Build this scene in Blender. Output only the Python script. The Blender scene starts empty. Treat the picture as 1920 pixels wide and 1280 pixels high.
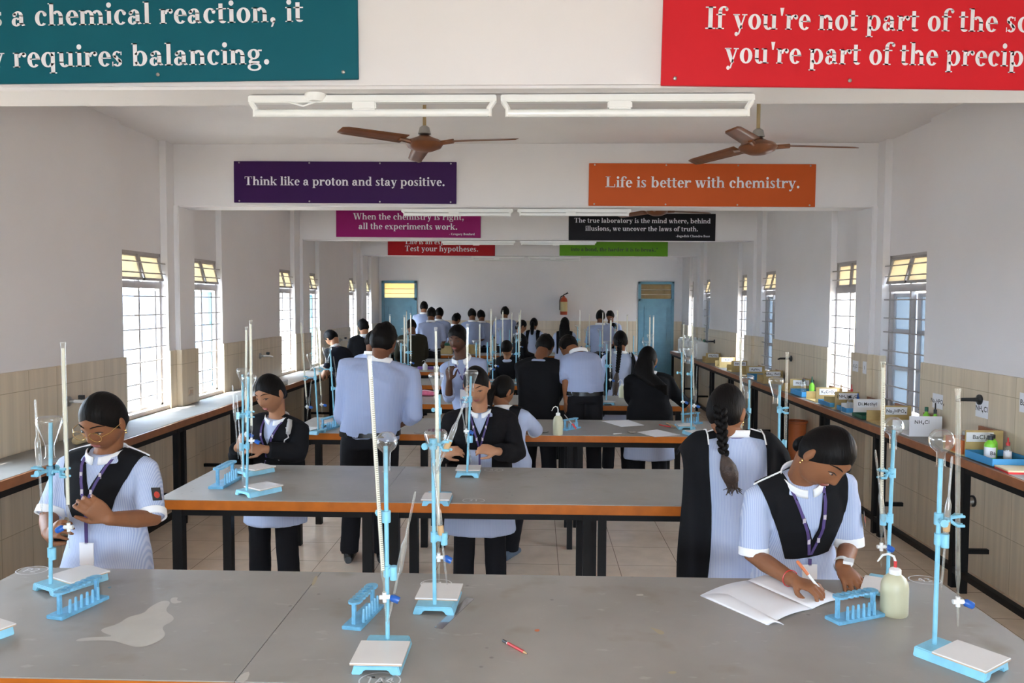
import bpy, bmesh, math, random
from mathutils import Vector, Matrix, noise
from mathutils.bvhtree import BVHTree
random.seed(7)
SC = bpy.context.scene
COL = SC.collection
V = Vector
R = math.radians

# ------------------------------------------------------------------ camera
CAM_H = 1.85
FPX = 1475.0
PSI, TH, RHO = math.atan(46 / FPX), math.atan(75 / FPX), 0.0045
cF = V((-math.sin(PSI) * math.cos(TH), math.cos(PSI) * math.cos(TH), -math.sin(TH)))
_r = V((math.cos(PSI), math.sin(PSI), 0)); _u = _r.cross(cF)
cR = _r * math.cos(RHO) + _u * math.sin(RHO)
cU = _u * math.cos(RHO) - _r * math.sin(RHO)
CPOS = V((0, 0, CAM_H))
cam_d = bpy.data.cameras.new('camera'); cam = bpy.data.objects.new('camera', cam_d); COL.objects.link(cam)
cam_d.sensor_width = 36; cam_d.lens = FPX / 1920 * 36; cam_d.clip_start = 0.05; cam_d.clip_end = 300
M3 = Matrix((cR, cU, -cF)).transposed()
cam.matrix_world = Matrix.Translation(CPOS) @ M3.to_4x4()
SC.camera = cam

def ray(px, py): return cF + cR * ((px - 960) / FPX) + cU * ((640 - py) / FPX)
def at(px, py, Y):
    d = ray(px, py); return CPOS + d * (Y / d.y)
def atz(px, py, z):
    d = ray(px, py); return CPOS + d * ((z - CAM_H) / d.z)

# ------------------------------------------------------------------ world, sun, flash, exposure
w = bpy.data.worlds.new('world'); SC.world = w; w.use_nodes = True
nt = w.node_tree; bgn = nt.nodes['Background']
sky = nt.nodes.new('ShaderNodeTexSky'); sky.sky_type = 'HOSEK_WILKIE'
sky.sun_direction = V((-0.32, -0.42, 0.85)).normalized(); sky.turbidity = 5.0; sky.ground_albedo = 0.5
mixw = nt.nodes.new('ShaderNodeMixRGB'); mixw.inputs[0].default_value = 0.72
mixw.inputs[2].default_value = (0.755, 0.93, 1.125, 1)
nt.links.new(sky.outputs[0], mixw.inputs[1]); nt.links.new(mixw.outputs[0], bgn.inputs[0])
bgn.inputs[1].default_value = 12.5

def lamp(name, kind, loc, energy, color=(1, 1, 1), size=None, direction=None):
    d = bpy.data.lights.new(name, kind); d.energy = energy; d.color = color
    o = bpy.data.objects.new(name, d); COL.objects.link(o); o.location = loc
    if size is not None:
        if kind == 'AREA': d.shape = 'RECTANGLE'; d.size, d.size_y = size
        elif kind == 'SUN': d.angle = size
        else: d.shadow_soft_size = size
    if direction is not None: o.rotation_euler = V(direction).to_track_quat('-Z', 'Y').to_euler()
    return o
lamp('sun', 'SUN', (-10, -8, 10), 14.0, (1, 0.95, 0.88), R(0.6), (0.32, 0.42, -0.85))
# the photographer's flash, beside the lens
fl = lamp('camera_flash', 'SPOT', (-0.09, -0.12, 1.97), 40, (0.97, 1.0, 1.04), 0.03, (0, 1, 0.0))
fl.data.spot_size = R(130); fl.data.spot_blend = 0.6

vs = SC.view_settings
vs.view_transform = 'Standard'; vs.look = 'None'; vs.gamma = 1; vs.use_curve_mapping = False
vs.exposure = 1.29
SC.cycles.max_bounces = 10; SC.cycles.diffuse_bounces = 5; SC.cycles.transparent_max_bounces = 24
SC.cycles.use_denoising = True
SC.cycles.caustics_reflective = False; SC.cycles.caustics_refractive = False
SC.cycles.sample_clamp_indirect = 6.0

# ------------------------------------------------------------------ materials
def newmat(name):
    m = bpy.data.materials.new(name); m.use_nodes = True
    return m, m.node_tree, m.node_tree.nodes['Principled BSDF']
def mat(name, col, rough=0.5, metal=0.0, spec=0.5, var=0.0, vscale=8.0, bump=0.0, bscale=60.0):
    m, t, b = newmat(name)
    b.inputs['Base Color'].default_value = (*col, 1); b.inputs['Roughness'].default_value = rough
    b.inputs['Metallic'].default_value = metal; b.inputs['Specular IOR Level'].default_value = spec
    tc = t.nodes.new('ShaderNodeTexCoord')
    if var:
        n = t.nodes.new('ShaderNodeTexNoise'); n.inputs['Scale'].default_value = vscale; n.inputs['Detail'].default_value = 4
        t.links.new(tc.outputs['Object'], n.inputs['Vector'])
        cr = t.nodes.new('ShaderNodeValToRGB')
        cr.color_ramp.elements[0].position = 0.3; cr.color_ramp.elements[1].position = 0.7
        cr.color_ramp.elements[0].color = (*[c * (1 - var) for c in col], 1)
        cr.color_ramp.elements[1].color = (*[min(1, c * (1 + var)) for c in col], 1)
        t.links.new(n.outputs['Fac'], cr.inputs[0]); t.links.new(cr.outputs[0], b.inputs['Base Color'])
    if bump:
        n2 = t.nodes.new('ShaderNodeTexNoise'); n2.inputs['Scale'].default_value = bscale; n2.inputs['Detail'].default_value = 3
        t.links.new(tc.outputs['Object'], n2.inputs['Vector'])
        bp = t.nodes.new('ShaderNodeBump'); bp.inputs['Strength'].default_value = bump; bp.inputs['Distance'].default_value = 0.01
        t.links.new(n2.outputs['Fac'], bp.inputs['Height']); t.links.new(bp.outputs[0], b.inputs['Normal'])
    return m
def glassmat(name, tint=(1, 1, 1), edge=0.55, base=0.04, rough=0.02, haze=0.0, hazecol=(0.85, 0.85, 0.82)):
    # thin-walled glass: clear straight on, mirror-like at grazing angles
    m, t, b = newmat(name); t.nodes.remove(b)
    out = t.nodes['Material Output']
    tr = t.nodes.new('ShaderNodeBsdfTransparent'); tr.inputs[0].default_value = (*tint, 1)
    gl = t.nodes.new('ShaderNodeBsdfGlossy'); gl.inputs['Roughness'].default_value = rough
    lw = t.nodes.new('ShaderNodeLayerWeight'); lw.inputs['Blend'].default_value = 0.35
    mr = t.nodes.new('ShaderNodeMapRange'); mr.inputs['To Min'].default_value = base; mr.inputs['To Max'].default_value = edge
    t.links.new(lw.outputs['Facing'], mr.inputs['Value'])
    mx = t.nodes.new('ShaderNodeMixShader')
    t.links.new(mr.outputs[0], mx.inputs[0]); t.links.new(tr.outputs[0], mx.inputs[1]); t.links.new(gl.outputs[0], mx.inputs[2])
    last = mx
    if haze:
        df = t.nodes.new('ShaderNodeBsdfDiffuse'); df.inputs[0].default_value = (*hazecol, 1)
        m2 = t.nodes.new('ShaderNodeMixShader'); m2.inputs[0].default_value = haze
        t.links.new(last.outputs[0], m2.inputs[1]); t.links.new(df.outputs[0], m2.inputs[2]); last = m2
    t.links.new(last.outputs[0], out.inputs[0])
    return m

def stripe_mat(name, c1, c2, freq, rough=0.75):
    m, t, b = newmat(name)
    tc = t.nodes.new('ShaderNodeTexCoord'); sp = t.nodes.new('ShaderNodeSeparateXYZ')
    t.links.new(tc.outputs['Object'], sp.inputs[0])
    nz = t.nodes.new('ShaderNodeTexNoise'); nz.inputs['Scale'].default_value = 3.0
    t.links.new(tc.outputs['Object'], nz.inputs['Vector'])
    ad = t.nodes.new('ShaderNodeMath'); ad.operation = 'MULTIPLY_ADD'; ad.inputs[1].default_value = 0.02
    t.links.new(nz.outputs['Fac'], ad.inputs[0]); t.links.new(sp.outputs['X'], ad.inputs[2])
    mu = t.nodes.new('ShaderNodeMath'); mu.operation = 'MULTIPLY'; mu.inputs[1].default_value = freq * 2 * math.pi
    t.links.new(ad.outputs[0], mu.inputs[0])
    sn = t.nodes.new('ShaderNodeMath'); sn.operation = 'SINE'; t.links.new(mu.outputs[0], sn.inputs[0])
    mr = t.nodes.new('ShaderNodeMapRange'); mr.inputs['From Min'].default_value = -0.6; mr.inputs['From Max'].default_value = 0.6
    t.links.new(sn.outputs[0], mr.inputs['Value'])
    mx = t.nodes.new('ShaderNodeMixRGB'); mx.inputs[1].default_value = (*c1, 1); mx.inputs[2].default_value = (*c2, 1)
    t.links.new(mr.outputs[0], mx.inputs[0]); t.links.new(mx.outputs[0], b.inputs['Base Color'])
    b.inputs['Roughness'].default_value = rough; b.inputs['Specular IOR Level'].default_value = 0.2
    return m

def tile_mat(name, c1, c2, mortar, bw, bh, axes, rough, off=(0, 0), var=0.12, msize=0.012, stagger=0.0, streak=False):
    m, t, b = newmat(name)
    tc = t.nodes.new('ShaderNodeTexCoord'); sp = t.nodes.new('ShaderNodeSeparateXYZ')
    t.links.new(tc.outputs['Object'], sp.inputs[0])
    cb = t.nodes.new('ShaderNodeCombineXYZ')
    for i, a in enumerate(axes):
        md = t.nodes.new('ShaderNodeMath'); md.operation = 'ADD'; md.inputs[1].default_value = off[i]
        t.links.new(sp.outputs[a], md.inputs[0]); t.links.new(md.outputs[0], cb.inputs[i])
    br = t.nodes.new('ShaderNodeTexBrick'); br.offset = stagger; br.squash = 1.0
    br.inputs['Scale'].default_value = 1.0; br.inputs['Brick Width'].default_value = bw; br.inputs['Row Height'].default_value = bh
    br.inputs['Mortar Size'].default_value = msize * 0.25; br.inputs['Mortar Smooth'].default_value = 0.1; br.inputs['Bias'].default_value = 0
    br.inputs['Color1'].default_value = (*c1, 1); br.inputs['Color2'].default_value = (*c2, 1); br.inputs['Mortar'].default_value = (*mortar, 1)
    t.links.new(cb.outputs[0], br.inputs['Vector'])
    n = t.nodes.new('ShaderNodeTexNoise'); n.inputs['Scale'].default_value = 7; n.inputs['Detail'].default_value = 5
    if streak:
        mp = t.nodes.new('ShaderNodeMapping'); mp.inputs['Scale'].default_value = (14, 14, 0.6)
        t.links.new(tc.outputs['Object'], mp.inputs[0]); t.links.new(mp.outputs[0], n.inputs['Vector'])
        n.inputs['Scale'].default_value = 1.5
    else: t.links.new(tc.outputs['Object'], n.inputs['Vector'])
    mr = t.nodes.new('ShaderNodeMapRange'); mr.inputs['From Min'].default_value = .3; mr.inputs['From Max'].default_value = .7
    mr.inputs['To Min'].default_value = 1 - var; mr.inputs['To Max'].default_value = 1 + var
    t.links.new(n.outputs['Fac'], mr.inputs['Value'])
    vm = t.nodes.new('ShaderNodeVectorMath'); vm.operation = 'SCALE'
    t.links.new(br.outputs['Color'], vm.inputs[0]); t.links.new(mr.outputs[0], vm.inputs['Scale'])
    t.links.new(vm.outputs[0], b.inputs['Base Color'])
    b.inputs['Roughness'].default_value = rough
    return m

M = {}
M['wall'] = mat('wall_paint', (0.74, 0.715, 0.72), 0.75, spec=0.3, var=0.025, vscale=1.5)
M['ceiling'] = mat('ceiling_paint', (0.80, 0.765, 0.755), 0.8, spec=0.2, var=0.03, vscale=1.2)
M['dado'] = tile_mat('dado_tiles', (0.66, 0.555, 0.41), (0.64, 0.535, 0.395), (0.42, 0.34, 0.22), 0.30, 0.45, 'YZ', 0.28, off=(0.1, 0.09), var=0.10, streak=True, msize=0.010)
M['dado_back'] = tile_mat('dado_tiles_back', (0.66, 0.555, 0.41), (0.64, 0.535, 0.395), (0.42, 0.34, 0.22), 0.30, 0.45, 'XZ', 0.28, off=(0.1, 0.09), var=0.08, streak=True, msize=0.010)
M['floor'] = tile_mat('floor_tiles', (0.79, 0.635, 0.485), (0.77, 0.615, 0.47), (0.30, 0.23, 0.17), 0.422, 0.422, 'XY', 0.22, off=(-0.163, -5.47), var=0.07, msize=0.010)
M['sill'] = mat('sill_marble', (0.78, 0.72, 0.62), 0.35, var=0.1)
M['winframe'] = mat('window_steel', (0.40, 0.37, 0.36), 0.5, var=0.08)
M['bluepaint'] = mat('blue_enamel', (0.13, 0.30, 0.40), 0.4, var=0.08)
M['shutter'] = mat('grey_blue_shutter', (0.48, 0.50, 0.54), 0.5)
M['frost'] = None
M['tabletop'] = None
M['orange'] = mat('orange_edge', (0.43, 0.115, 0.012), 0.35, spec=.25, var=0.12, vscale=14)
M['brown_edge'] = mat('brown_edge', (0.30, 0.115, 0.05), 0.35, var=0.15, vscale=14)
M['black_steel'] = mat('black_steel', (0.009, 0.0085, 0.0085), 0.5, spec=.18)
M['standblue'] = mat('stand_blue', (0.235, 0.56, 0.73), 0.35, var=0.10, vscale=25)
M['standblue2'] = mat('rack_blue', (0.16, 0.42, 0.62), 0.4, var=0.18, vscale=35)
M['tile'] = mat('white_tile', (0.80, 0.775, 0.75), 0.15, var=0.02)
M['tile_edge'] = mat('tile_edge', (0.55, 0.40, 0.28), 0.7)
M['glass'] = glassmat('clear_glass', (0.97, 0.985, 0.98), 0.75, 0.05, 0.03, 0.03)
M['burette'] = glassmat('burette_glass', (0.98, 0.98, 0.95), 0.5, 0.04, 0.05, 0.08, (0.85, 0.83, 0.74))
M['pipette'] = glassmat('pipette_glass', (0.98, 0.985, 0.98), 0.8, 0.06, 0.05, 0.10, (0.85, 0.85, 0.80))
M['strip'] = mat('milk_glass_strip', (0.83, 0.81, 0.70), 0.3)
M['ink'] = mat('black_ink', (0.02, 0.02, 0.02), 0.6)
M['bluecap'] = mat('blue_plastic', (0.015, 0.10, 0.42), 0.3)
M['whiteplastic'] = mat('white_plastic', (0.80, 0.80, 0.78), 0.35)
M['tube'] = mat('tube_glass', (0.85, 0.86, 0.84), 0.2)
M['fixture'] = mat('white_fixture', (0.84, 0.84, 0.82), 0.35)
M['fanbrown'] = mat('fan_brown', (0.16, 0.055, 0.02), 0.35, var=0.2, vscale=10)
M['fancream'] = mat('fan_cream', (0.42, 0.31, 0.16), 0.5)
M['steel'] = mat('steel', (0.45, 0.44, 0.42), 0.35, metal=1.0)
M['text'] = mat('banner_text', (0.80, 0.79, 0.84), 0.5)
M['text_black'] = mat('banner_text_dark', (0.03, 0.03, 0.03), 0.5)
M['paper'] = mat('paper', (0.82, 0.82, 0.85), 0.8)
M['chalk'] = mat('chalk', (0.72, 0.72, 0.72), 0.9)
M['mdf'] = mat('mdf_board', (0.50, 0.36, 0.145), 0.6, var=0.12, vscale=12)
M['squeeze'] = mat('squeeze_bottle', (0.56, 0.54, 0.37), 0.35, var=0.05)
M['traygreen'] = mat('green_tray', (0.012, 0.09, 0.05), 0.4)
M['trayblue'] = mat('blue_tray', (0.06, 0.30, 0.58), 0.4)
M['orangeplastic'] = mat('orange_plastic', (0.60, 0.16, 0.05), 0.4)
M['cork'] = mat('cork', (0.55, 0.35, 0.17), 0.8)
M['red'] = mat('red_plastic', (0.60, 0.03, 0.03), 0.35)
M['greenplastic'] = mat('lime_plastic', (0.22, 0.62, 0.04), 0.35)
M['blackplastic'] = mat('black_plastic', (0.015, 0.015, 0.016), 0.35)
M['paleyellow'] = mat('pale_label', (.55, .45, .22), .5)
M['gold'] = mat('gold', (0.75, 0.50, 0.18), 0.25, metal=1.0)

# frosted panes: translucent so daylight glows through
def frosted(name, col, tr=0.75):
    m, t, b = newmat(name); t.nodes.remove(b)
    a = t.nodes.new('ShaderNodeBsdfTranslucent'); a.inputs[0].default_value = (*col, 1)
    c = t.nodes.new('ShaderNodeBsdfTransparent'); c.inputs[0].default_value = (*col, 1)
    g = t.nodes.new('ShaderNodeBsdfGlossy'); g.inputs['Roughness'].default_value = 0.25
    x = t.nodes.new('ShaderNodeMixShader'); x.inputs[0].default_value = 1 - tr
    t.links.new(a.outputs[0], x.inputs[1]); t.links.new(c.outputs[0], x.inputs[2])
    y = t.nodes.new('ShaderNodeMixShader'); y.inputs[0].default_value = 0.06
    t.links.new(x.outputs[0], y.inputs[1]); t.links.new(g.outputs[0], y.inputs[2])
    t.links.new(y.outputs[0], t.nodes['Material Output'].inputs[0])
    return m
M['frost_cream'] = frosted('cream_frosted_glass', (0.40, 0.355, 0.27), 0.8)
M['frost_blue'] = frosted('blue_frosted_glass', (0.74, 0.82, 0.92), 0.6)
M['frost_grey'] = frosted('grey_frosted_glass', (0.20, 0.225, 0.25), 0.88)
M['amber'] = frosted('amber_glass', (0.66, 0.54, 0.35), 0.35)

def tabletop_mat():
    m, t, b = newmat('grey_laminate')
    tc = t.nodes.new('ShaderNodeTexCoord')
    n = t.nodes.new('ShaderNodeTexNoise'); n.inputs['Scale'].default_value = 2.2; n.inputs['Detail'].default_value = 6
    t.links.new(tc.outputs['Object'], n.inputs['Vector'])
    cr = t.nodes.new('ShaderNodeValToRGB'); e = cr.color_ramp.elements
    e[0].position = .32; e[0].color = (0.275, 0.257, 0.232, 1); e[1].position = .68; e[1].color = (0.37, 0.348, 0.318, 1)
    t.links.new(n.outputs['Fac'], cr.inputs[0])
    # brownish stains
    n2 = t.nodes.new('ShaderNodeTexNoise'); n2.inputs['Scale'].default_value = 5.5; n2.inputs['Detail'].default_value = 3
    t.links.new(tc.outputs['Object'], n2.inputs['Vector'])
    r2 = t.nodes.new('ShaderNodeMapRange'); r2.inputs['From Min'].default_value = .60; r2.inputs['From Max'].default_value = .78
    r2.inputs['To Max'].default_value = .55; t.links.new(n2.outputs['Fac'], r2.inputs['Value'])
    mx = t.nodes.new('ShaderNodeMixRGB'); mx.inputs[2].default_value = (0.20, 0.155, 0.08, 1)
    t.links.new(r2.outputs[0], mx.inputs[0]); t.links.new(cr.outputs[0], mx.inputs[1])
    # chalky specks and scratches
    n3 = t.nodes.new('ShaderNodeTexNoise'); n3.inputs['Scale'].default_value = 26; n3.inputs['Detail'].default_value = 4
    mp = t.nodes.new('ShaderNodeMapping'); mp.inputs['Scale'].default_value = (0.55, 1.3, 1); t.links.new(tc.outputs['Object'], mp.inputs[0])
    t.links.new(mp.outputs[0], n3.inputs['Vector'])
    r3 = t.nodes.new('ShaderNodeMapRange'); r3.inputs['From Min'].default_value = .66; r3.inputs['From Max'].default_value = .8
    r3.inputs['To Max'].default_value = .6; t.links.new(n3.outputs['Fac'], r3.inputs['Value'])
    m2 = t.nodes.new('ShaderNodeMixRGB'); m2.inputs[2].default_value = (0.50, 0.49, 0.46, 1)
    t.links.new(r3.outputs[0], m2.inputs[0]); t.links.new(mx.outputs[0], m2.inputs[1])
    n4 = t.nodes.new('ShaderNodeTexVoronoi'); n4.inputs['Scale'].default_value = 9
    t.links.new(tc.outputs['Object'], n4.inputs['Vector'])
    r4 = t.nodes.new('ShaderNodeMapRange'); r4.inputs['From Min'].default_value = .075; r4.inputs['From Max'].default_value = .03
    r4.inputs['To Min'].default_value = 0; r4.inputs['To Max'].default_value = .5; t.links.new(n4.outputs['Distance'], r4.inputs['Value'])
    m3 = t.nodes.new('ShaderNodeMixRGB'); m3.inputs[2].default_value = (0.07, 0.065, 0.06, 1)
    t.links.new(r4.outputs[0], m3.inputs[0]); t.links.new(m2.outputs[0], m3.inputs[1])
    t.links.new(m3.outputs[0], b.inputs['Base Color']); b.inputs['Roughness'].default_value = 0.38
    return m
M['tabletop'] = tabletop_mat()
M['counter_top'] = mat('counter_laminate', (.235, .225, .21), .55, spec=.22, var=.12, vscale=3)

# ------------------------------------------------------------------ object helpers
def tag(o, label=None, cat=None, group=None, kind=None):
    if label: o['label'] = label
    if cat: o['category'] = cat
    if group: o['group'] = group
    if kind: o['kind'] = kind
    return o
def empty(name, loc=(0, 0, 0), rz=0, label=None, cat=None, group=None):
    o = bpy.data.objects.new(name, None); COL.objects.link(o); o.empty_display_size = .05
    o.location = loc; o.rotation_euler = (0, 0, rz)
    return tag(o, label, cat, group)
def mesh_obj(name, me, m, parent=None, loc=None):
    o = bpy.data.objects.new(name, me); COL.objects.link(o)
    if m is not None and len(me.materials) == 0: me.materials.append(m)
    if parent is not None: o.parent = parent
    if loc is not None: o.location = loc
    return o
def copytree(o, parent=None):
    c = o.copy(); COL.objects.link(c)
    if parent is not None: c.parent = parent; c.matrix_parent_inverse = o.matrix_parent_inverse.copy()
    for ch in list(o.children): copytree(ch, c)
    return c
def ring_frame(d):
    d = d.normalized(); a = V((0, 0, 1)) if abs(d.z) < .9 else V((1, 0, 0))
    x = d.cross(a).normalized(); return x, d.cross(x).normalized()

class MB:
    def __init__(s): s.v = []; s.f = []
    def add(s, vs, fs):
        b = len(s.v); s.v += [V(p) for p in vs]; s.f += [tuple(i + b for i in f) for f in fs]; return s
    def box(s, c, d, rz=0, rot=None):
        c = V(c); hx, hy, hz = d[0] / 2, d[1] / 2, d[2] / 2
        m = rot if rot is not None else Matrix.Rotation(rz, 3, 'Z')
        vs = [c + m @ V((x, y, z)) for z in (-hz, hz) for y in (-hy, hy) for x in (-hx, hx)]
        return s.add(vs, [(0, 2, 3, 1), (4, 5, 7, 6), (0, 1, 5, 4), (2, 6, 7, 3), (0, 4, 6, 2), (1, 3, 7, 5)])
    def bx(s, x0, x1, y0, y1, z0, z1): return s.box(((x0 + x1) / 2, (y0 + y1) / 2, (z0 + z1) / 2), (abs(x1 - x0), abs(y1 - y0), abs(z1 - z0)))
    def loft(s, secs, n=16, closed=True, expo=2.0):
        # secs: (centre, axis_a, axis_b)
        vs = []; fs = []
        for c, a, b in secs:
            for i in range(n):
                th = 2 * math.pi * i / n; ct, st = math.cos(th), math.sin(th)
                if expo != 2.0:
                    ct = math.copysign(abs(ct) ** (2 / expo), ct); st = math.copysign(abs(st) ** (2 / expo), st)
                vs.append(c + a * ct + b * st)
        for k in range(len(secs) - 1):
            for i in range(n):
                j = (i + 1) % n
                fs.append((k * n + i, k * n + j, (k + 1) * n + j, (k + 1) * n + i))
        if closed:
            fs.append(tuple(range(n - 1, -1, -1))); fs.append(tuple((len(secs) - 1) * n + i for i in range(n)))
        return s.add(vs, fs)
    def tube(s, pts, rad, n=10, closed=True, dome=False):
        pts = [V(p) for p in pts]
        if not isinstance(rad, (list, tuple)): rad = [rad] * len(pts)
        rad = list(rad)
        if dome:
            d0 = (pts[0] - pts[1]).normalized(); d1 = (pts[-1] - pts[-2]).normalized()
            r0, r1 = rad[0], rad[-1]
            P0, P1 = pts[0], pts[-1]
            pts = [P0 + d0 * r0 * .95, P0 + d0 * r0 * .7] + pts + [P1 + d1 * r1 * .7, P1 + d1 * r1 * .95]
            rad = [r0 * .25, r0 * .7] + rad + [r1 * .7, r1 * .25]
        secs = []; x = None
        for i, p in enumerate(pts):
            if i == 0: d = pts[1] - p
            elif i == len(pts) - 1: d = p - pts[i - 1]
            else: d = (pts[i + 1] - p).normalized() + (p - pts[i - 1]).normalized()
            d = d.normalized() if d.length > 1e-9 else V((0, 0, 1))
            if x is None: x, y = ring_frame(d)
            else:
                x = (x - d * x.dot(d)); x = x.normalized() if x.length > 1e-6 else ring_frame(d)[0]
                y = d.cross(x).normalized()
            secs.append((p, x * rad[i], y * rad[i]))
        return s.loft(secs, n, closed)
    def lathe(s, prof, c=(0, 0, 0), axis=(0, 0, 1), n=20, closed=True):
        c = V(c); d = V(axis).normalized(); x, y = ring_frame(d)
        return s.loft([(c + d * h, x * max(r, 1e-4), y * max(r, 1e-4)) for r, h in prof], n, closed)
    def ell(s, c, r, n=12, m=8, rot=None):
        c = V(c); vs = []; fs = []; mt = rot if rot is not None else Matrix.Identity(3)
        if not isinstance(r, (list, tuple)): r = (r, r, r)
        for k in range(1, m):
            ph = math.pi * k / m
            for i in range(n):
                th = 2 * math.pi * i / n
                vs.append(c + mt @ V((r[0] * math.sin(ph) * math.cos(th), r[1] * math.sin(ph) * math.sin(th), -r[2] * math.cos(ph))))
        b = len(vs); vs += [c + mt @ V((0, 0, -r[2])), c + mt @ V((0, 0, r[2]))]
        for k in range(m - 2):
            for i in range(n):
                j = (i + 1) % n; fs.append((k * n + i, k * n + j, (k + 1) * n + j, (k + 1) * n + i))
        for i in range(n):
            j = (i + 1) % n; fs.append((b, j, i)); fs.append((b + 1, (m - 2) * n + i, (m - 2) * n + j))
        return s.add(vs, fs)
    def prism(s, poly, h0, h1, org=(0, 0, 0), ax=(1, 0, 0), ay=(0, 1, 0), an=(0, 0, 1)):
        org, ax, ay, an = V(org), V(ax), V(ay), V(an); n = len(poly)
        vs = [org + ax * p[0] + ay * p[1] + an * h0 for p in poly] + [org + ax * p[0] + ay * p[1] + an * h1 for p in poly]
        fs = [tuple(range(n - 1, -1, -1)), tuple(range(n, 2 * n))] + [(i, (i + 1) % n, n + (i + 1) % n, n + i) for i in range(n)]
        return s.add(vs, fs)
    def grid(s, f, nu, nv):
        b = [f(i / nu, j / nv) for j in range(nv + 1) for i in range(nu + 1)]
        return s.add(b, [(j * (nu + 1) + i, j * (nu + 1) + i + 1, (j + 1) * (nu + 1) + i + 1, (j + 1) * (nu + 1) + i) for j in range(nv) for i in range(nu)])
    def me(s, name, smooth=False, bevel=0, solid=0):
        me = bpy.data.meshes.new(name); me.from_pydata([tuple(p) for p in s.v], [], s.f); me.validate()
        bm = bmesh.new(); bm.from_mesh(me)
        bmesh.ops.recalc_face_normals(bm, faces=bm.faces)
        if bevel:
            es = [e for e in bm.edges if len(e.link_faces) == 2 and e.calc_face_angle(0) > .6]
            bmesh.ops.bevel(bm, geom=es, offset=bevel, segments=2, affect='EDGES', clamp_overlap=True)
        bm.to_mesh(me); bm.free()
        if smooth:
            me.polygons.foreach_set('use_smooth', [True] * len(me.polygons))
            if smooth != 'all':
                try: me.set_sharp_from_angle(angle=R(smooth if not isinstance(smooth, bool) else 40))
                except Exception: pass
        return me
    def build(s, name, m, parent=None, smooth=False, bevel=0, loc=None):
        return mesh_obj(name, s.me(name, smooth, bevel), m, parent, loc)
def struct(name, mb, m, parent=None, **k):
    o = mb.build(name, m, parent, **k)
    if parent is None: o['kind'] = 'structure'
    return o
# ------------------------------------------------------------------ the room
T = 0.873                                  # table top height
XL, XR, YB, ZC, ZS = -3.32, 3.02, 16.5, 3.27, 2.70
Y0 = -4.6
BEAMS = [3.18, 7.15, 10.97, 14.77]          # front faces
BW = 0.28
WINY = [(2.42, 3.10), (3.68, 4.40), (6.22, 7.0), (7.50, 8.22), (10.08, 10.72), (11.36, 11.94), (13.85, 14.42), (15.05, 15.72)]
SILL, HEAD, TRANS = 0.90, 2.26, 1.98
TK = 0.24                                   # wall thickness
NICHE = 0.06
struct('floor', MB().bx(XL - .3, XR + .3, Y0, YB + .2, -.1, 0), M['floor'])
struct('ceiling', MB().bx(XL - .3, XR + .3, Y0, YB + .2, ZC, ZC + .12), M['ceiling'])

def side_wall(name, X, s):
    # s = +1: the wall body extends towards +X (right wall)
    mb = MB(); 
    def seg(y0, y1, z0, z1, rec=0.0): mb.bx(X + s * rec, X + s * TK, y0, y1, z0, z1)
    y = Y0
    for k in range(0, len(WINY), 2):
        (a0, a1), (b0, b1) = WINY[k], WINY[k + 1]
        seg(y, a0, 0, ZC)
        for (p, q) in ((a0, a1), (b0, b1)):
            seg(p, q, 0, SILL, NICHE); seg(p, q, HEAD, ZC, NICHE)
        seg(a1 , b0, 0, ZC)
        y = b1
    seg(y, YB + .2, 0, ZC)
    return struct(name, mb, M['wall'])
side_wall('wall_left', XL, -1)
side_wall('wall_right', XR, 1)

# tiled dado: a skin standing 18 mm proud of the plaster
def dado(name, X, s, pil=0.0):
    mb = MB(); y = Y0; z1 = 1.39; t = 0.018
    for (p, q) in WINY + [(YB, YB)]:
        mb.bx(X - s * t, X + s * .05, y, p + .015, 0, z1)
        if q > p: mb.bx(X - s * t, X + s * .05, p + .015, q - .015, 0, SILL - .035)
        y = q - .015
    return struct(name, mb, M['dado'], bevel=.004)
dado('trim_1', XL, -1); dado('trim_2', XR, 1)

# back wall with two door openings
DL = (-3.26, -2.516); DR = (2.113, 2.853); DH = 2.275
mb = MB()
for x0, x1, z0 in ((XL - .3, DL[0], 0), (DL[0], DL[1], DH), (DL[1], DR[0], 0), (DR[0], DR[1], DH), (DR[1], XR + .3, 0)):
    mb.bx(x0, x1, YB, YB + .2, z0, ZC)
struct('wall_back', mb, M['wall'])
mb = MB()
for x0, x1 in ((DL[1], DR[0]), (DR[1], XR)): mb.bx(x0, x1, YB - .018, YB + .01, 0, 1.45)
struct('trim_3', mb, M['dado_back'])
# unseen wall behind the photographer; its opening is added to let daylight in
struct('wall_front', MB().bx(XL - .3, -1.9, Y0 - .2, Y0, 0, ZC).bx(1.7, XR + .3, Y0 - .2, Y0, 0, ZC).bx(-1.9, 1.7, Y0 - .2, Y0, 2.2, ZC).bx(-1.9, 1.7, Y0 - .2, Y0, 0, .7), M['wall'])

struct('added_sun_block', MB().bx(-5, 5, Y0 - 3.5, Y0 - .2, 3.0, 3.1), M['wall'])  # unseen slab, added to keep direct sun out of the opening
# columns and beams
for i, y in enumerate(BEAMS):
    mb = MB().bx(XL - .02, XR + .02, y, y + BW, ZS, ZC + .01)
    # haunched ends
    struct('beam_%d' % (i + 1), mb, M['wall'], bevel=.012)
    for X, s, nm in ((XL, 1, 'column_left_%d'), (XR, -1, 'column_right_%d')):
        struct(nm % (i + 1), MB().bx(X - s * .05, X + s * .045, y - .02, y + BW + .03, 0, ZS + .01), M['wall'], bevel=.006)
        struct('trim_%d' % (4 + 2 * i + (s < 0)), MB().bx(X - s * .04, X + s * .063, y - .038, y + BW + .048, 0, 1.39), M['dado'], bevel=.004)

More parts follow.
